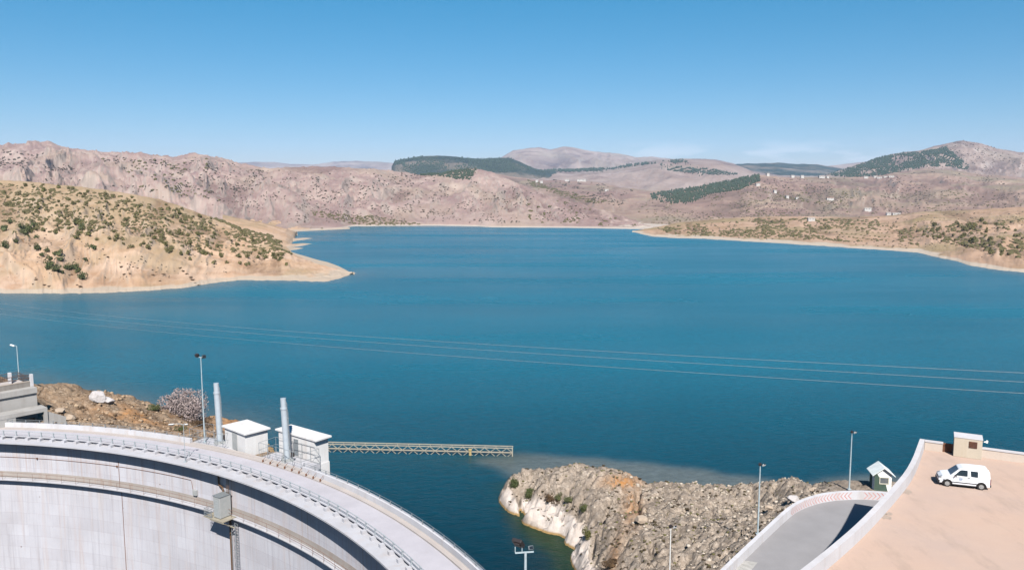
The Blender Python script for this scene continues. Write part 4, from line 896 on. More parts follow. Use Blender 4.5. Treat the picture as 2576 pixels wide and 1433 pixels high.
for (x_, y_, r_) in ((2272, 1234, .5), (2262, 1228, .3), (2222, 1297, .42), (2236, 1291, .25)):
    c_ = onz(x_, y_, 19.004); q = MB(); rr_ = np.random.default_rng(int(x_)); n_ = 18
    q.add([(c_[0]+r_*math.cos(a)*rr_.uniform(.6, 1.5), c_[1]+r_*1.3*math.sin(a)*rr_.uniform(.5, 1.4), 19.004) for a in np.linspace(0, 2*math.pi, n_, endpoint=False)], [tuple(range(n_))])
    q.build('damp_patch', plain('damp_patch', (.42, .33, .28), (.52, .42, .35), sc=3), deck, fix=False)
# hut
hb = c0+fd*((g1+e_)/2)+fn*(-.1); hut = thing('concrete_hut', (hb[0], hb[1], 19.0), 'small beige concrete hut with rusty square vent on the deck edge', 'hut'); wH = e_-g1-.05; aF = math.atan2(fd[1], fd[0])
HUTM = concrete('hut_concrete', (.76, .66, .54), (.55, .43, .30), .5)
q = MB(); q.box((hb[0]+fn[0]*.35, hb[1]+fn[1]*.35, 19.85), (wH, 1.5, 1.69), aF); q.build('wall', HUTM, hut, bevel=.02)
q = MB(); q.box((hb[0]+fn[0]*.35, hb[1]+fn[1]*.35, 20.74), (wH+.06, 1.56, .09), aF); q.build('roof', PARA, hut, bevel=.02)
def hpt(s_, z): p = c0+fd*s_+fn*(-.1+.35+.75); return (p[0], p[1], z)
vs = (fx(2444), fx(2465)); vc = ((vs[0]+vs[1])/2)-.25
p = hpt(vc, 20.22); q = MB(); q.box((p[0]+fn[0]*.02, p[1]+fn[1]*.02, p[2]), (.62, .05, .56), aF); vf = q.build('vent', M['rust'], hut)
q = MB()
for k in range(5): q.box((p[0]+fn[0]*.055, p[1]+fn[1]*.055, 20.02+k*.1), (.56, .02, .04), aF)
q.build('vent_slat', plain('dark_rust', (.13, .05, .03)), vf)
p = c0+fd*(e_+.22)+fn*.4; q = MB(); q.tube([(p[0]-.15, p[1], 20.45), (p[0]+.1, p[1], 20.5)], .04, 6); q.tube([(p[0]+.08, p[1], 20.4), (p[0]+.12, p[1]-.05, 20.58)], [.12, .08], 10); q.build('wall_lamp', M['white'], hut)

# guard booth
gz = 9.85; bb = onz(2220, 1234.5, gz); bx = thing('guard_booth', tuple(bb), 'tiny white and green guard booth with pitched roof beside the chevron wall', 'booth'); by = R(-9); Rb = Matrix.Rotation(by, 3, 'Z')
def bl(x_, y_, z_): return Vector(bb)+Rb @ Vector((x_, y_, z_))
w_, dp_, eh, ah = .87, 1.75, 1.95, 2.62
q = MB(); prof = [(-w_, 0), (w_, 0), (w_, eh), (0, ah), (-w_, eh)]
q.add([bl(x_, y_, z_) for y_ in (0, dp_) for x_, z_ in prof], [(0, 1, 2, 3, 4), (9, 8, 7, 6, 5)]+[(i, (i+1) % 5, 5+(i+1) % 5, 5+i) for i in range(5)]); q.build('wall', M['white'], bx)
GREEN = plain('dark_green_paint', (.055, .10, .075), (.07, .12, .09), sc=3)
q = MB(); pan = [(-w_+.003, .02), (w_*.6, .02), (w_*.35, .75), (-.38, .75), (-.38, 1.5), (-.62, 1.9), (-w_+.003, 1.9)]
q.add([bl(x_, -.006, z_) for x_, z_ in pan], [tuple(range(7))]); q.build('green_panel', GREEN, bx)
q = MB(); 
for c_, s__ in (((-w_-.012, dp_*.72, 1.0), (.02, dp_*.5, 1.85)),): q.box(bl(*c_), s__, by)
q.build('door', GREEN, bx)
wf = MB()
for c_, s__ in (((.1, -.03, .84), (.98, .07, .09)), ((.1, -.03, 1.53), (.98, .07, .07)), ((-.35, -.03, 1.18), (.08, .07, .62)), ((.55, -.03, 1.18), (.08, .07, .62))): wf.box(bl(*c_), s__, by)
wf = wf.build('window', plain('cream_paint', (.78, .74, .62)), bx)
q = MB(); q.box(bl(.1, -.012, 1.18), (.82, .02, .62), by); q.build('pane', plain('booth_glass', (.10, .13, .16), (.22, .22, .22), sc=2, rough=.1), wf)
q = MB()
for s_ in (-1, 1):
    ex, ez = s_*1.17, eh-.22; th = .07
    v = [(0, -.32, ah+.06), (0, dp_+.3, ah+.06), (ex, dp_+.3, ez+.06), (ex, -.32, ez+.06)]; v += [(a, b, c-th) for a, b, c in v]
    q.add([bl(*p) for p in v], [(0, 1, 2, 3), (7, 6, 5, 4), (0, 3, 7, 4), (1, 5, 6, 2), (3, 2, 6, 7), (0, 4, 5, 1)])
q.build('roof', plain('pale_green_sheet', (1.1, 1.14, 1.14), (.95, 1.0, 1.0), sc=3, rough=.5), bx)

# ---------------------------------------------------------------- the van
van = thing('parked_van', (0, 0, 0), 'small white van with five doors parked on the pink deck', 'van')
ORG[van.name] = (0, 0, 0)
WP = plain('white_car_paint', (.74, .75, .79), (.70, .71, .76), sc=1, rough=.25, spec=.6); BLK = plain('black_plastic', (.03, .028, .028), rough=.6)
def arcx(cx_, r_, n_=9): return [(cx_+r_*math.cos(a), .30+r_*math.sin(a)) for a in np.linspace(0, math.pi, n_)]
wxs = (1.34, -1.35); hw = .84
low = [(2.02, .28), (2.06, .5), (2.0, .74), (1.72, .93), (1.08, 1.06), (-2.03, 1.06), (-2.06, .6), (-2.04, .3)]
low += [p for p in arcx(wxs[1], .37)][::-1]+[p for p in arcx(wxs[0], .37)][::-1]
def extr(q, prof, yin, cap=True):   # yin(x, z) half width
    n_ = len(prof); v = [(x_, -yin(x_, z_), z_) for x_, z_ in prof]+[(x_, yin(x_, z_), z_) for x_, z_ in prof]
    q.add(v, [tuple(range(n_)), tuple(range(n_, 2*n_))[::-1]]+[(i, n_+i, n_+(i+1) % n_, (i+1) % n_) for i in range(n_)])
def yl(x_, z_): return hw-(.12 if x_ > 1.9 else .05 if x_ > 1.6 else .04 if x_ < -1.95 else 0)
def yc(x_, z_): return hw-.02-.17*max(0, (z_-1.06))/.75
q = MB(); extr(q, low, yl); q.build('body', WP, van, bevel=.035)
cabp = [(1.12, 1.055), (.42, 1.68), (.12, 1.80), (-.3, 1.84), (-1.6, 1.83), (-1.86, 1.78), (-1.98, 1.6), (-2.03, 1.055)]
q = MB(); extr(q, cabp, yc); q.build('cabin', WP, van, bevel=.05)
q = MB()
q.add([(1.06, -yc(0, 1.12)+.12, 1.125), (1.06, yc(0, 1.12)-.12, 1.125), (.48, yc(0, 1.6)-.1, 1.645), (.48, -yc(0, 1.6)+.1, 1.645)], [(0, 1, 2, 3)])
q.v = [(x_+.012, y_, z_+.012) for x_, y_, z_ in q.v]; q.build('windscreen', plain('windscreen_glass', (.12, .13, .17), (.06, .06, .08), sc=1.5, rough=.1), van, fix=False)
def sidep(pts, s_, mat, nm, off=.006, th=.02):
    q = MB(); n_ = len(pts); v = [(x_, s_*(yc(x_, z_)+off), z_) for x_, z_ in pts]+[(x_, s_*(yc(x_, z_)-th), z_) for x_, z_ in pts]
    q.add(v, [tuple(range(n_)), tuple(range(n_, 2*n_))[::-1]]+[(i, (i+1) % n_, n_+(i+1) % n_, n_+i) for i in range(n_)]); return q.build(nm, mat, van)
for s_ in (-1, 1):
    sidep([(.78, 1.12), (.72, 1.2), (.36, 1.58), (.2, 1.62), (-.2, 1.62), (-.24, 1.57), (-.24, 1.14), (-.18, 1.1)], s_, M['glass'], 'front_window')
    sidep([(-.5, 1.12), (-.46, 1.6), (-.98, 1.6), (-1.05, 1.56), (-1.05, 1.14), (-1.0, 1.1)], s_, M['glass'], 'side_window')
    q = MB(); q.box((0, s_*(hw+.012), .50), (1.98, .03, .07)); q.build('side_moulding', BLK, van)
    q = MB(); q.box((0, s_*(hw-.03), .25), (1.9, .05, .05)); q.build('sill', BLK, van)
    q = MB(); q.box((.72, s_*(hw+.1), 1.14), (.12, .2, .14)); q.build('wing_mirror', BLK, van, bevel=.02)
    q = MB(); q.box((-.33, s_*(hw+.008), .95), (.14, .02, .04)); q.build('door_handle', BLK, van)
    q = MB(); q.box((1.83, s_*.62, .80), (.28, .26, .15), M=Matrix.Rotation(.35, 3, 'Y')); q.build('headlight', plain('lamp_lens', (.35, .36, .38), rough=.15), van, bevel=.03)
    q = MB(); q.box((-2.05, s_*.74, .78), (.06, .14, .5)); q.build('tail_light', plain('red_lens', (.25, .02, .02), rough=.3), van)
    for x_ in (-.42, .62):
        q = MB(); q.box((x_-.0, s_*(hw+.001), .8), (.012, .01, .5)); q.build('door_seam', M['steel'], van)
    for cx_ in wxs:
        q = MB(); n_ = 12
        o_ = [(cx_+.42*math.cos(a), .30+.42*math.sin(a)) for a in np.linspace(-.1, math.pi+.1, n_)]; i_ = [(cx_+.345*math.cos(a), .30+.345*math.sin(a)) for a in np.linspace(-.1, math.pi+.1, n_)]
        for k in range(n_-1): q.add([(o_[k][0], s_*(hw+.012), o_[k][1]), (o_[k+1][0], s_*(hw+.012), o_[k+1][1]), (i_[k+1][0], s_*(hw+.012), i_[k+1][1]), (i_[k][0], s_*(hw+.012), i_[k][1]), (o_[k][0], s_*(hw-.1), o_[k][1]), (o_[k+1][0], s_*(hw-.1), o_[k+1][1]), (i_[k+1][0], s_*(hw-.1), i_[k+1][1]), (i_[k][0], s_*(hw-.1), i_[k][1])], [(0, 1, 2, 3), (7, 6, 5, 4), (0, 4, 5, 1), (3, 2, 6, 7)])
        q.build('wheel_arch', BLK, van)
        q = MB(); q.tube([(cx_, s_*(hw-.2), .30), (cx_, s_*(hw-.01), .30)], .30, 24); q.build('wheel', BLK, van)
        wo_ = [c for c in van.children if c.name.startswith('wheel') and not c.name.startswith('wheel_')][-1]
        q = MB(); q.tube([(cx_, s_*(hw-.1), .30), (cx_, s_*(hw+.01), .30)], .19, 20); q.tube([(cx_, s_*(hw), .30), (cx_, s_*(hw+.03), .30)], .07, 12); q.build('rim', plain('silver_rim', (.55, .55, .55), rough=.4, metal=.3), wo_)
q = MB(); q.box((2.0, 0, .42), (.16, 1.5, .26)); q.build('bumper', BLK, van, bevel=.05)
q = MB(); q.box((-2.04, 0, .42), (.18, 1.6, .24)); q.build('bumper', BLK, van, bevel=.05)
q = MB(); q.box((2.02, 0, .72), (.05, .8, .12)); q.build('grille', BLK, van)
q = MB(); q.box((0, 0, .32), (3.4, 1.3, .2)); q.build('underbody', BLK, van)
sb = 1; EM = plain('blue_grey_decal', (.36, .45, .62), (.5, .56, .68), sc=6)
q = MB(); q.box((.28, hw+.004, .84), (.3, .01, .1)); q.box((.3, hw+.004, .72), (.22, .01, .08)); q.build('door_emblem', EM, van)
q = MB(); q.box((1.35, 0, 1.0), (.02, .02, .001)); 
fw_ = onz(2380.7, 1223, 19.); rwp = onz(2470, 1232.7, 19.); hd_ = math.atan2(fw_[1]-rwp[1], fw_[0]-rwp[0]); sc_ = np.hypot(*(fw_-rwp)[:2])/2.69
nrm_ = Vector((-math.sin(hd_), math.cos(hd_), 0)); mid = (Vector(fw_)+Vector(rwp))/2
# nose points left-far, the left side (local +y) faces the camera
side = Vector((-math.sin(hd_), math.cos(hd_), 0)); side = side
van.location = mid-side*(.84*sc_); van.rotation_euler = (0, 0, hd_); van.scale = (sc_*.96, sc_*.96, sc_*.96)
van.location.z = 19.0

# ---------------------------------------------------------------- overhead wires
pr3 = [((2576, 936.9), (1770, 897.7), (920, 846), (64, 771)), ((2576, 959), (1770, 916.5), (920, 859), (0, 776)), ((2576, 987.3), (1770, 940.6), (920, 878), (46, 795))]
for k, pts in enumerate(pr3):
    p0 = np.array([45., 70.]); p1 = np.array([-148., 230.]); S_ = []; Zs = []
    for x_, y_ in pts:
        d_ = ray(x_, y_); tt = d_[0]/d_[1]; s_ = (p0[0]-tt*p0[1])/(tt*(p1-p0)[1]-(p1-p0)[0]); P_ = onY(x_, y_, p0[1]+(p1-p0)[1]*s_); S_.append(s_); Zs.append(P_[2])
    cf = np.polyfit(S_, Zs, 2); q = MB(); ss = np.linspace(-.25, 1.6, 80)
    q.tube([(*(p0+(p1-p0)*s_), float(np.polyval(cf, s_))) for s_ in ss], .02, 6); o = q.build('power_line', M['wire'])
    tag(o, ('topmost', 'middle', 'lowest')[k]+' of the three thin wires strung across the lake', 'wire', 'three overhead wires across the lake')

# ---------------------------------------------------------------- vegetation
def leafmat(name, c1, c2, c3):
    q = NT(name); oi = q.n('ShaderNodeObjectInfo'); nz = q.noise(q.pos, 1.6, 4, .7); nb2 = q.noise(q.pos, .25, 3)
    col = q.mix(q.rng(nz, .35, .65), c1, c2); col = q.mix(q.math('MULTIPLY', q.rng(nb2, .45, .65), .6), col, c3); col = q.mix(q.math('MULTIPLY', oi.outputs['Random'], .4), col, c3)
    return q.fin(col, .8, 0, .15)
OLIVE = leafmat('olive_leaves', (.17, .165, .055), (.11, .115, .035), (.24, .20, .10))
DOLIVE = leafmat('dark_leaves', (.11, .14, .05), (.065, .085, .03), (.15, .15, .07))
GREY = leafmat('grey_scrub_leaves', (.10, .088, .062), (.065, .06, .04), (.11, .075, .06))
PINEM = leafmat('pine_needles', (.07, .10, .07), (.05, .075, .05), (.10, .12, .085))
BROWN = leafmat('dry_brown_scrub', (.14, .085, .045), (.09, .05, .028), (.18, .12, .07))
BARK = plain('bark', (.13, .095, .07))
def leafy(nl, rad_, hgt_, nleaf, size, seed, flat=.8):
    """a crown of small leaf faces round several lobes"""
    r = np.random.default_rng(seed); V = []; Fc = []
    lobes = [(np.array([r.normal(0, .42), r.normal(0, .42), .35+abs(r.normal(0, .28))]), r.uniform(.38, .62)) for _ in range(nl)]
    for i in range(nleaf):
        c_, s_ = lobes[i % nl]; d_ = r.normal(size=3); d_ /= np.linalg.norm(d_); p = c_+d_*s_*r.uniform(.72, 1.08)*np.array([1, 1, flat])
        if p[2] < 0: p[2] *= -.3
        a = r.normal(size=3); a /= np.linalg.norm(a); b = np.cross(a, d_*.8+r.normal(size=3)*.5); b /= np.linalg.norm(b)+1e-9; s2 = size*r.uniform(.6, 1.3)
        n_ = len(V); V += [p-a*s2, p+b*s2*.8, p+a*s2, p-b*s2*.8]; Fc.append((n_, n_+1, n_+2, n_+3))
    return np.array(V)*np.array([rad_, rad_, hgt_]), Fc
def lump(q, c_, rx, rz, r, seed, n=8):
    V = []; Fc = []; rows = 4
    for i in range(rows+1):
        ph = math.pi*i/rows
        for j in range(n): 
            a = 2*math.pi*j/n; k = r*(hsh(np.array([i]), np.array([j]), seed)[0]-.5)+1
            V.append((c_[0]+rx*k*math.sin(ph)*math.cos(a), c_[1]+rx*k*math.sin(ph)*math.sin(a), c_[2]+rz*k*math.cos(ph)))
    for i in range(rows):
        for j in range(n): Fc.append((i*n+j, (i+1)*n+j, (i+1)*n+(j+1) % n, i*n+(j+1) % n))
    q.add(V, Fc)
protos = []
for k in range(8):
    V, Fc = leafy(5+k % 3, 1., 1.25, 260, .13, 100+k); me = bpy.data.meshes.new('olive_tree'); 
    q = MB(); q.add(V, Fc); lump(q, (0, 0, .45), .62, .42, .5, k); q.tube([(0, 0, -.4), (0, 0, .3)], .09, 5)
    me.from_pydata(q.v, [], q.f); protos.append(me)
    for mt in (OLIVE,): me.materials.append(mt)
def variant(me, mat): m2 = me.copy(); m2.materials.clear(); m2.materials.append(mat); return m2
protoD = [variant(m_, DOLIVE) for m_ in protos]; protoG = [variant(m_, GREY) for m_ in protos]; protoB = [variant(m_, BROWN) for m_ in protos]
NIND = 0
def trees(hk, pts, px, label, group, protos_, name='olive_tree', cat='tree', flat=1.15, seed=0):
    global NIND
    r = np.random.default_rng(seed); P_ = place(hk, pts)
    for p in P_:
        o = bpy.data.objects.new(name, protos_[r.integers(len(protos_))]); COL.objects.link(o)
        s_ = px*.88*r.uniform(.6, 1.3)*p[1]/F*.5; o.location = (p[0], p[1], p[2]-.08*s_); o.scale = (s_, s_, s_*flat*r.uniform(.8, 1.15)); o.rotation_euler = (0, 0, r.uniform(0, 6.3))
        tag(o, label, cat, group); NIND += 1
def D(n_, x_): return lambda x, y: np.clip((vnoise(x*n_, y*n_*1.7, x_)-.32)*2.6, .04, 1)
G1 = 'olive trees on the left headland'
# big clumps at the foot of the headland
cl1 = [(96, 628), (118, 634), (140, 640), (152, 655), (128, 655), (104, 645), (148, 645), (128, 668), (142, 680), (120, 678), (158, 688), (150, 684), (166, 676), (176, 678), (188, 676), (196, 684), (205, 703), (216, 655), (235, 627), (196, 565), (202, 578), (208, 572), (70, 585), (50, 575), (35, 590), (72, 600), (40, 608), (90, 600), (12, 580), (62, 590), (25, 560), (84, 568), (14, 622)]
cl1 = [(x_, y_) for x_, y_ in cl1]
trees('headland', cl1, 21, 'large dark green tree in the clumps low on the left side of the headland', G1, protoD, seed=1)
# tree positions across the slope
band1 = sample([(0, 462), (120, 466), (300, 492), (400, 508), (520, 545), (610, 580), (700, 610), (735, 642), (600, 620), (430, 600), (300, 570), (150, 545), (0, 520)], 130, 2, D(.03, 2), 8)
trees('headland', band1, 11.5, 'olive green tree on the upper slope of the left headland', G1, protos, seed=2)
band2 = sample([(0, 525), (150, 548), (300, 575), (430, 604), (600, 622), (735, 646), (720, 660), (560, 645), (430, 640), (330, 625), (230, 610), (120, 590), (0, 570)], 62, 3, D(.03, 3), 10)
trees('headland', band2, 14, 'olive green tree across the middle slope of the left headland', G1, protos, seed=3)
row = [(556, 645), (604, 648), (622, 648), (648, 650), (560, 648), (690, 650), (640, 633), (655, 641), (618, 668), (668, 650), (510, 640), (572, 662), (604, 664), (626, 667), (537, 665), (706, 652), (720, 668), (456, 640), (478, 655)]
trees('headland', row, 14, 'olive green tree in the loose row on the bare lower right headland', G1, protos, seed=4)
ledge_s = [(305, 672), (322, 676), (335, 674), (345, 677), (312, 690), (325, 690), (385, 692), (410, 690), (426, 698), (402, 706), (110, 720), (125, 722), (85, 715), (180, 690), (195, 718), (205, 722), (500, 720), (90, 705), (262, 640), (272, 650), (455, 675), (462, 684), (470, 690), (478, 698), (484, 705), (490, 712)]
trees('headland', ledge_s, 10, 'low dark brown bush on the bare bluff above the left shore', 'dry bushes on the left bluff', protoB, name='bush', cat='bush', flat=.55, seed=5)
G3 = 'trees on the right bank'
rb1 = sample([(2310, 570), (2576, 545), (2576, 650), (2480, 640), (2400, 620), (2320, 605)], 46, 6, D(.03, 5), 10)
trees('right_bank', rb1, 13, 'dark olive tree on the nearest part of the right bank at the photo edge', G3, protos, seed=6)

# everything smaller: one object of bushes over all the hills
ico_v = None
def ico():
    bm = bmesh.new(); bmesh.ops.create_icosphere(bm, subdivisions=1, radius=1); V = np.array([v.co[:] for v in bm.verts]); Fc = np.array([[v.index for v in f.verts] for f in bm.faces]); bm.free(); return V, Fc
IV, IF = ico()
class Many:
    def __init__(s): s.V = []; s.F = []; s.n = 0
    def put(s, P_, s_, seed, flat=.75, pine=False, lobes=2, aspect=1.):
        r = np.random.default_rng(seed)
        for p, sz in zip(P_, s_):
            for k in range(lobes):
                v = IV*(1+r.uniform(-.28, .28, (len(IV), 1)))
                if pine: v = v*np.array([.6, .6, 1.25])+np.array([0, 0, .7])
                else: v = v*np.array([1, 1, flat])
                off = r.normal(0, .45, 3)*np.array([1, 1, .25])*(k > 0)
                s.V.append(p+(v+off)*sz*(1 if k == 0 else .75)); s.F.append(IF+s.n); s.n += len(IV)
    def build(s, name, mat): return link_mesh(name, np.concatenate(s.V), np.concatenate(s.F), mat)
far = Many(); gre = Many(); pin = Many()
def dots(store, hk, poly, n, px, seed, dens=None, **k):
    if dens is None: dens = D(.025, seed)
    pts = sample(poly, n, seed, dens); P_ = place(hk, pts); r = np.random.default_rng(seed)
    s_ = px*1.2*r.uniform(.5, 1.35, len(P_))*P_[:, 1]/F*.5; store.put(P_, s_, seed, **k)
dots(far, 'headland', [(0, 460), (300, 490), (520, 548), (700, 612), (740, 645), (560, 640), (300, 600), (0, 560)], 520, 8., 20)
dots(far, 'headland', [(0, 462), (300, 492), (520, 550), (700, 614), (735, 645), (640, 645), (430, 612), (200, 580), (0, 560)], 620, 7., 120, lambda x, y: .3+.7*(vnoise(x*.04, y*.07, 5) > .4))
dots(gre, 'headland', [(0, 470), (300, 500), (520, 555), (740, 645), (560, 690), (300, 700), (0, 700)], 420, 3.5, 21)
dots(far, 'headland', [(540, 535), (600, 560), (700, 602), (740, 640), (715, 640), (640, 600), (560, 565)], 90, 11, 22, lambda x, y: 1)
dots(gre, 'long_hill', [(0, 380), (400, 396), (520, 396), (700, 440), (560, 520), (420, 500), (250, 470), (0, 450)], 800, 4.2, 23)
dots(far, 'long_hill', [(250, 400), (520, 400), (560, 510), (380, 480), (330, 470)], 150, 6.5, 24)
dots(gre, 'long_hill', [(600, 425), (1000, 434), (1300, 470), (1560, 550), (1300, 560), (700, 560), (560, 520)], 1500, 3.6, 25)
dots(far, 'long_hill', [(780, 530), (950, 545), (1060, 565), (900, 566), (800, 545)], 260, 5, 26, lambda x, y: 1)
dots(far, 'long_hill', [(1330, 500), (1440, 505), (1460, 560), (1330, 562)], 75, 6, 27)
dots(far, 'long_hill', [(1460, 520), (1560, 550), (1620, 572), (1480, 566)], 30, 5, 28)
dots(far, 'brown_foothill', [(740, 560), (870, 573), (780, 576), (640, 560)], 25, 5, 29)
dots(far, 'right_bank', [(1640, 575), (1900, 550), (2150, 552), (2300, 560), (2330, 620), (2200, 612), (2000, 602), (1700, 590)], 850, 6.5, 30)
dots(gre, 'right_bank', [(1640, 575), (1900, 550), (2300, 540), (2576, 530), (2576, 660), (2330, 630), (2000, 605), (1700, 592)], 500, 3.5, 31)
rows_ = [(2110+12*i+7*j+random.uniform(-2, 2), 596-8.5*j+i*.9+random.uniform(-1, 1)) for i in range(11) for j in range(5)]
P_ = place('right_bank', rows_); far.put(P_, 6.5*P_[:, 1]/F*.5*np.random.default_rng(5).uniform(.8, 1.2, len(P_)), 32)
dots(far, 'right_bank', [(2300, 575), (2576, 550), (2576, 650), (2350, 605)], 220, 8, 33)
dots(far, 'right_bank', [(2320, 595), (2576, 600), (2576, 650), (2480, 630), (2420, 615)], 90, 11, 34, lambda x, y: 1)
dots(far, 'farm_hill', [(1640, 500), (1900, 470), (2200, 470), (2576, 480), (2576, 530), (2000, 545), (1650, 570), (1600, 530)], 700, 4, 35)
dots(gre, 'farm_hill', [(1600, 520), (1900, 450), (2200, 450), (2330, 430), (2576, 450), (2576, 530), (2000, 545), (1650, 570)], 1600, 3.2, 36)
dots(far, 'farm_hill', [(1950, 490), (2060, 505), (2130, 520), (2060, 512), (1950, 497)], 60, 5, 37, lambda x, y: 1)
dots(gre, 'valley_hill', [(1200, 440), (1500, 460), (1600, 480), (1560, 520), (1450, 500), (1300, 470)], 200, 4.5, 38)
dots(far, 'valley_hill', [(1325, 452), (1400, 475), (1490, 500), (1530, 505), (1490, 512), (1400, 490), (1340, 470)], 330, 5, 39, lambda x, y: 1)
dots(gre, 'peak_mountain', [(2100, 440), (2424, 352), (2576, 385), (2576, 440)], 500, 2.6, 40)
tag(far.build('small_trees', leafmat('small_tree_leaves', (.13, .125, .045), (.08, .08, .028), (.17, .135, .075))), 'countless small olive green trees dotted over the hills round the lake', 'trees', kind='stuff')
tag(gre.build('scrub', GREY), 'grey brown scrub speckling the dry hillsides', 'scrub', kind='stuff')
# pine woods
one = lambda x, y: 1
dots(pin, 'long_hill', [(1040, 439), (1080, 433), (1140, 424), (1200, 427), (1185, 453), (1150, 452), (1110, 444), (1080, 443)], 800, 4., 50, one, pine=True, lobes=1)
dots(pin, 'farm_hill', [(1635, 490), (1700, 478), (1760, 471), (1860, 450), (1910, 441), (1912, 456), (1860, 478), (1790, 488), (1730, 515), (1660, 510), (1640, 500)], 2200, 4.5, 51, lambda x, y: np.where((x < 1750), np.clip((vnoise(x*.09, y*.06, 4)-.25)*3, .1, 1), 1), pine=True, lobes=1)
dots(pin, 'peak_mountain', [(2075, 441), (2150, 420), (2210, 398), (2270, 386), (2310, 384), (2380, 372), (2440, 420), (2430, 428), (2390, 420), (2330, 420), (2240, 440), (2150, 448)], 5000, 3.4, 52, lambda x, y: np.clip((vnoise(x*.035, y*.06, 9)-.27)*6+(x < 2250)*1., 0.08, 1), pine=True, lobes=1)
dots(pin, 'brown_plateau', [(1500, 424), (1620, 410), (1650, 412), (1520, 430)], 160, 4, 53, one, pine=True, lobes=1)
dots(pin, 'brown_plateau', [(1340, 432), (1500, 418), (1520, 422), (1518, 432), (1400, 434)], 500, 4, 54, one, pine=True, lobes=1)
dots(pin, 'brown_plateau', [(1640, 408), (1720, 402), (1750, 420), (1860, 440), (1760, 440), (1660, 425)], 900, 3.6, 55, lambda x, y: np.clip((vnoise(x*.04, y*.06, 19)-.35)*5, 0.03, 1), pine=True, lobes=1)
dots(pin, 'wooded_ridge', [(990, 405), (1055, 394), (1210, 400), (1290, 398), (1345, 425), (1380, 434), (1000, 434)], 2300, 3.0, 56, lambda x, y: np.clip((vnoise(x*.03, y*.09, 77)-.28)*6, .08, 1), pine=True, lobes=1)
tag(pin.build('pine_woods', PINEM), 'dark green pine woods covering parts of the far hills', 'forest', kind='stuff')

# almond tree in blossom
BLOSS = leafmat('pale_pink_blossom', (.44, .35, .35), (.30, .22, .21), (.50, .42, .41))
def blossom(cx_, cy_, wpx, hpx, zb, lab):
    base = onz(cx_, cy_, zb); r = wpx*base[1]/F*.5; h = hpx*base[1]/F; t = thing('almond_tree', tuple(base), lab, 'tree'); b = Vector(base)
    q = MB(); rr = random.Random(3)
    for k in range(9):
        a = k*.7; e = b+Vector((math.cos(a)*r*.8, math.sin(a)*r*.6, h*(.55+.3*rr.random()))); m_ = (b+e)/2+Vector((0, 0, -.1*h)); q.tube([b+Vector((0, 0, -.3)), m_, e], [.12, .06, .02], 6)
        for j in range(9):
            p_ = m_+(e-m_)*rr.random(); q.tube([p_, p_+Vector((rr.uniform(-1, 1), rr.uniform(-1, 1), rr.uniform(0, 1)))*r*.45], [.025, .008], 4)
    q.build('trunk', BARK, t)
    V, Fc = leafy(18, r*1.1, h*.8, 9500, .033, 9, .9); V = V+np.array([base[0], base[1], base[2]+h*.08]); link_mesh('crown', V, Fc, BLOSS, t); return t
blossom(470, 1062, 104, 78, 2.6, 'pale pink blossoming almond tree on the bank by the dam')
# shrubs near the camera
def shrub(x_, y_, z_, wpx, hpx, mat, lab, seed, name='shrub', ground=None):
    b = hit(x_, y_, gh2 if x_ < 900 else gh)
    r = wpx*b[1]/F*.5; h = hpx*b[1]/F*.8; V, Fc = leafy(6, r, h, 900, .07, seed); q = MB(); q.add(V, Fc); lump(q, (0, 0, h*.4), r*.5, h*.35, .5, seed); q.tube([(0, 0, -.3), (0, 0, h*.4)], .05, 5)
    o = q.build(name, mat, fix=False); o.location = (b[0], b[1], b[2]-.05); return tag(o, lab, 'shrub', 'shrubs on the rocks')
shrub(1293, 1226, 2.2, 32, 32, DOLIVE, 'bushy dark green shrub at the very tip of the rocky point', 1)
shrub(1329, 1250, 2.8, 32, 36, DOLIVE, 'bright dark green shrub above the first notch in the white rock', 2)
shrub(1383, 1262, 3.2, 36, 24, BROWN, 'brownish green shrub at the top edge of the white rock', 3)
shrub(1405, 1258, 3.3, 24, 18, DOLIVE, 'small green shrub just right of the brownish shrub above the white rock', 6)
shrub(1434, 1262, 3.6, 26, 18, DOLIVE, 'small low green shrub on the grey rock behind the white rock', 4)
shrub(1470, 1284, 3.6, 28, 26, DOLIVE, 'dark shrub beside a crack right of the white rock', 5)
shrub(1480, 1352, 3.2, 30, 34, OLIVE, 'grey green shrub at the right end of the long white rock', 7)
shrub(1540, 1426, 4.6, 40, 26, BROWN, 'dark twiggy bush at the bottom of the photo among grey rock', 8)
for i, (x_, y_, w_p, lb) in enumerate(((388, 1030, 44, 'flat dark green bush on the bank left of the blossoming tree'), (455, 1085, 22, 'dark leafy bush behind the parapet below the blossoming tree'), (505, 1068, 40, 'dark brown bush below the blossoming tree near the mast'), (463, 1052, 24, 'dark bush at the foot of the blossoming tree'))):
    b = onz(x_, y_, 4); shrub(x_, y_, gh2(b[0], b[1]), w_p, 18 if i else 14, (DOLIVE, DOLIVE, BROWN, BROWN)[i], lb, 20+i)
# low dry scrub and tufts on the rocks (uncountable)
tuf = Many(); dkb = Many(); r = np.random.default_rng(5)
def tufts(n_, xr, yr_, ghf, sz, cond, store):
    P_ = []
    while len(P_) < n_:
        x_, y_ = r.uniform(*xr), r.uniform(*yr_); z_ = ghf(x_, y_)
        if z_ > .6 and cond(x_, y_, z_): P_.append((x_, y_, z_))
    P_ = np.array(P_); store.put(P_, r.uniform(*sz, len(P_)), 7, flat=.55)
dark_t = Many()
rdp = roadpoly
tufts(520, (-1, 36), (58, 108), gh, (.07, .22), lambda x, y, z: not inpoly(np.array(x), np.array(y), rdp) and vnoise(np.array(x*.3), np.array(y*.3), 8) > .35, tuf)
tufts(900, (-1, 36), (58, 108), gh, (.06, .24), lambda x, y, z: not inpoly(np.array(x), np.array(y), rdp) and vnoise(np.array(x*.5), np.array(y*.35), 18) > .42, dkb)
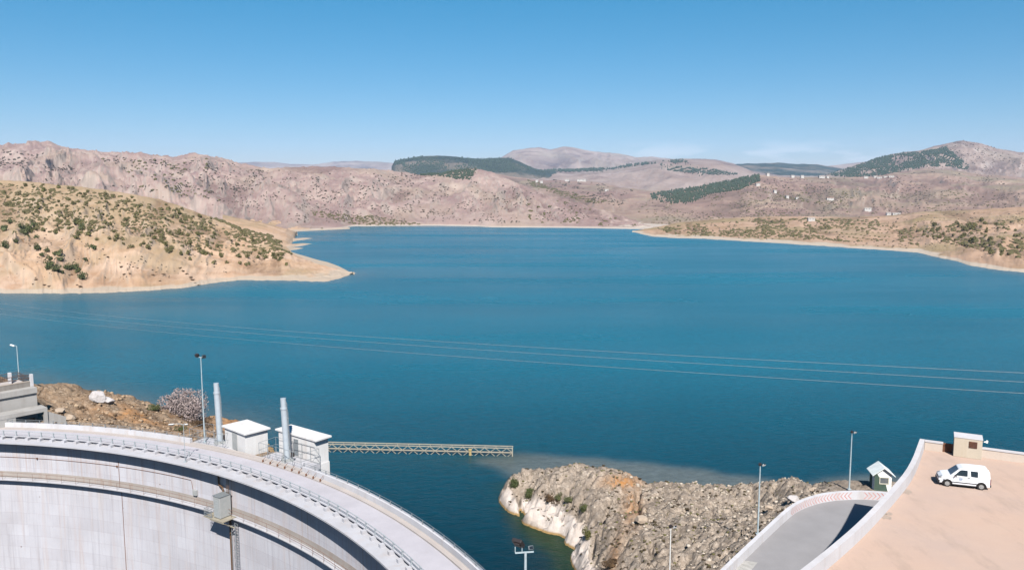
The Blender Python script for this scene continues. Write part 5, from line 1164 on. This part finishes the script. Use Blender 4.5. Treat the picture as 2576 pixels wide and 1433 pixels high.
tufts(420, (-70, -28), (98, 135), gh2, (.08, .3), lambda x, y, z: True, dark_t)
for k in range(150):       # the brown brush along the crest of the left bank
    s_ = k/150; i_ = 2+s_*6; p = np.array(sk[int(i_)])*(1-i_ % 1)+np.array(sk[int(i_)+1])*(i_ % 1); dark_t.put([p+r.normal(0, .3, 3)*np.array([1, 1, .2])], [r.uniform(.15, .38)], k, flat=.7)
tag(tuf.build('dry_tufts', leafmat('tuft_leaves', (.17, .16, .06), (.11, .10, .04), (.24, .20, .11))), 'olive and yellow tufts growing between the rocks of the point', 'tufts', kind='stuff')
tag(dkb.build('dark_scrub', leafmat('dark_scrub_leaves', (.07, .045, .025), (.045, .028, .016), (.10, .085, .04))), 'low dark brown scrub filling the cracks of the rocky point', 'scrub', kind='stuff')
tag(dark_t.build('brown_brush', BROWN), 'brown dry brush along the top of the left bank', 'brush', kind='stuff')
# rubble
rub = Many(); rub2 = Many()
P_ = []
while len(P_) < 1500:
    x_, y_ = r.uniform(3, 36), r.uniform(60, 100)
    if inpoly(np.array(x_), np.array(y_), rdp): continue
    z_ = gh(x_, y_)
    if z_ > 1.0 and z_ < 9.4 and r.uniform() < .25+.75*np.clip((x_-8)/12, 0, 1): P_.append((x_, y_, z_))
P_ = np.array(P_); rub.put(P_, .05+.2*r.uniform(0, 1, len(P_))**5+.02, 3, flat=.7, lobes=1)
RUBM = plain('limestone_rubble', (.62, .54, .46), (.45, .37, .30), sc=.8, rough=.95)
tag(rub.build('rubble', RUBM), 'loose grey and pale rubble strewn over the slope below the road', 'rubble', kind='stuff')
P_ = []
while len(P_) < 900:
    x_, y_ = r.uniform(-68, -30), r.uniform(98, 130); z_ = gh2(x_, y_)
    if z_ > .8: P_.append((x_, y_, z_))
P_ = np.array(P_); rub2.put(P_, .06+.3*r.uniform(0, 1, len(P_))**4+.03, 4, flat=.7, lobes=1)
tag(rub2.build('stones', plain('ochre_stones', (.52, .38, .26), (.38, .27, .18), sc=.5, rough=.95)), 'ochre stones scattered over the bank behind the dam', 'stones', kind='stuff')
def boulder(x_, y_, z_, wpx, hpx, mat, lab, seed, dx=0, lean=.0):
    b = hit(x_, y_, gh2 if x_ < 900 else gh); w = wpx*b[1]/F*.5; h = hpx*b[1]/F*.5
    bm = bmesh.new(); bmesh.ops.create_icosphere(bm, subdivisions=4, radius=1); rr = np.random.default_rng(seed)
    pl_ = [(rr.normal(size=3), rr.uniform(.48, .85)) for _ in range(11)]
    pl_ = [(n_/np.linalg.norm(n_), d_) for n_, d_ in pl_]
    for v in bm.verts:
        p = np.array(v.co[:])
        for n_, d_ in pl_:
            e_2 = p@n_-d_
            if e_2 > 0: p = p-n_*e_2*.95
        p = p*(1+.22*(float(fbm(np.array([p[0]*2.2+9+p[1]]), np.array([p[2]*2.2+5]), 4, seed)[0])-.5)); p = p*(1+.05*(hsh(np.array([int(p[0]*9+50)]), np.array([int(p[2]*9+50)]), seed)[0]-.5))
        v.co = (p[0]*w+lean*p[2]*h, p[1]*w*.8, p[2]*h)
    me = bpy.data.meshes.new('boulder'); bm.to_mesh(me); bm.free(); me.materials.append(mat); o = bpy.data.objects.new('boulder', me); COL.objects.link(o); o.location = (b[0], b[1], b[2]+h*.6); return tag(o, lab, 'boulder')
WB = concrete('pale_rock', (.66, .62, .63), (.42, .36, .34), .6, bsc=3); TB = concrete('tan_rock', (.56, .45, .36), (.38, .28, .2), .5, bsc=1.5)
wb = boulder(249, 1009, 6.4, 46, 40, WB, 'big white boulder on the crest of the left bank', 3); b2 = boulder(273, 1015, 6.2, 38, 24, WB, 'lower white boulder leaning against the big one on its right', 8, lean=-.5)
boulder(1933, 1283, 6.8, 28, 18, TB, 'tan boulder on the slope, upper of the two by the road wall', 5); boulder(1963, 1296+18, 8.6, 38, 24, TB, 'large tan boulder leaning at the road wall, lower of the two', 6)
boulder(1995, 1262, 8.4, 34, 24, WB, 'pale jagged rock at the outer corner of the chevron wall', 9); boulder(2046, 1236, 8.6, 30, 16, TB, 'pinkish rock on the knoll above the chevron wall', 12)
boulder(152, 1037, 9.2, 30, 16, TB, 'broken concrete like tan block beside the terrace building', 14); boulder(178, 1052, 9., 36, 16, TB, 'long pale block lying just behind the crest parapet', 15)
boulder(1610, 1312, 5.2, 40, 24, TB, 'light tan outcrop at the lower end of the dark fissure', 19)

# ---------------------------------------------------------------- farmhouses on the far hills
FW = plain('limewash', (.70, .68, .66), (.60, .57, .55), sc=.3, rough=.9); FR = plain('farm_roof', (.62, .56, .52), (.48, .40, .36), sc=.5, rough=.9); FO = plain('orange_roof', (.50, .26, .16), (.4, .2, .12), sc=.5, rough=.9)
farms = [('farm_hill', 1924, 441.5, 7), ('farm_hill', 1986, 446.5, 8), ('farm_hill', 2010, 446.5, 7), ('farm_hill', 2058, 448.5, 14), ('farm_hill', 2073, 448, 6), ('farm_hill', 2169, 448.7, 9), ('farm_hill', 2191, 448, 9),
         ('farm_hill', 1900, 466, 10), ('farm_hill', 1943, 484, 7), ('farm_hill', 1974, 497, 7), ('farm_hill', 1999, 500.6, 7), ('farm_hill', 2081, 502.7, 17), ('farm_hill', 2202, 451, 11), ('farm_hill', 2216, 448, 9), ('farm_hill', 2232, 447, 12),
         ('farm_hill', 2176, 529.7, 16), ('farm_hill', 2228, 541, 10), ('farm_hill', 2247.5, 542.7, 18), ('right_bank', 2035, 556.6, 16),
         ('valley_hill', 1462, 456, 22), ('valley_hill', 1425, 456, 10), ('valley_hill', 1350, 458, 6), ('valley_hill', 1362, 460, 6), ('valley_hill', 1524, 481, 9)]
lab = ['white farmhouse beside the top end of the pine wood', 'small white house on the ridge skyline left of the village', 'second small white house on the ridge left of the village', 'long white house at the foot of the dark wooded peak', 'boxy white house just right of the long house under the peak', 'white house at the left end of the village under the peak', 'white house in the village under the dark woods', 'white farmhouse among bushes below the pine wood', 'small white farmhouse on the slope, highest of the row below the pine wood', 'small white farmhouse in the middle of the row below the pine wood', 'small white farmhouse, lowest of the row below the pine wood', 'long white farmhouse with an orange roof end on the slope', 'wide white house in the middle of the village under the peak', 'white house right of the middle of the village under the peak', 'white house at the right end of the village under the peak',
       'white farmhouse with a dark tree at its left above the right bank', 'small white barn left of the long farmhouse above the right bank', 'long white farmhouse above the fields of the right bank', 'pale low farm building among olive trees on the right bank', 'large white farmhouse in the middle of the valley', 'small house left of the large white farmhouse in the valley', 'tiny white house at the left end of the valley', 'second tiny white house at the left end of the valley', 'lone small white house low in the valley']
for (hk, x_, y_, wpx), lb in zip(farms, lab):
    p = place(hk, [(x_, y_)])[0]; p[0] = (x_-CX)/F*p[1]*1.0; w = wpx*p[1]/F; h = max(2.6, 3.3*p[1]/F); dpt = max(5, w*.5)
    p[2] += 1.2; p[1] -= 4; t = thing('farmhouse', (p[0], p[1], p[2]), lb, 'house', 'white farmhouses on the far hills'); rz = random.uniform(-.25, .25); Rz = Matrix.Rotation(rz, 3, 'Z')
    q = MB(); q.box(Vector(p)+Vector((0, 0, h/2-2.)), (w, dpt, h+4.), rz); q.build('wall', FW, t)
    q = MB(); zt = p[2]+h; c_ = Vector((p[0], p[1], zt)); ov = .4
    q.add([c_+Rz @ Vector(v) for v in ((-w/2-ov, -dpt/2-ov, -.0), (w/2+ov, -dpt/2-ov, 0), (w/2+ov, dpt/2+ov, 0), (-w/2-ov, dpt/2+ov, 0), (-w/2-ov, 0, h*.28), (w/2+ov, 0, h*.28))], [(0, 1, 5, 4), (2, 3, 4, 5), (0, 4, 3), (1, 2, 5), (0, 3, 2, 1)]); q.build('roof', FO if 'orange' in lb else FR, t)
    if wpx > 8:
        for s_ in (-.25, .2):
            q = MB(); q.box(c_+Rz @ Vector((s_*w, -dpt/2-.02, -h*.5)), (w*.1, .06, h*.35), rz); q.build('window', M['dark'], t)

# ---------------------------------------------------------------- air
q = MB(); q.box((0, 4800, 250), (26000, 11000, 760)); hz = q.build('haze', None)
hz.data.materials.clear(); hm = bpy.data.materials.new('haze'); hm.use_nodes = True; h_ = hm.node_tree; h_.nodes.clear()
pv = h_.nodes.new('ShaderNodeVolumePrincipled'); pv.inputs['Color'].default_value = (.42, .66, 1.0, 1); pv.inputs['Density'].default_value = 4.4e-5; pv.inputs['Anisotropy'].default_value = 0.
ho = h_.nodes.new('ShaderNodeOutputMaterial'); h_.links.new(pv.outputs[0], ho.inputs['Volume']); hz.data.materials.append(hm); tag(hz, kind='stuff')
print('individual trees', NIND)
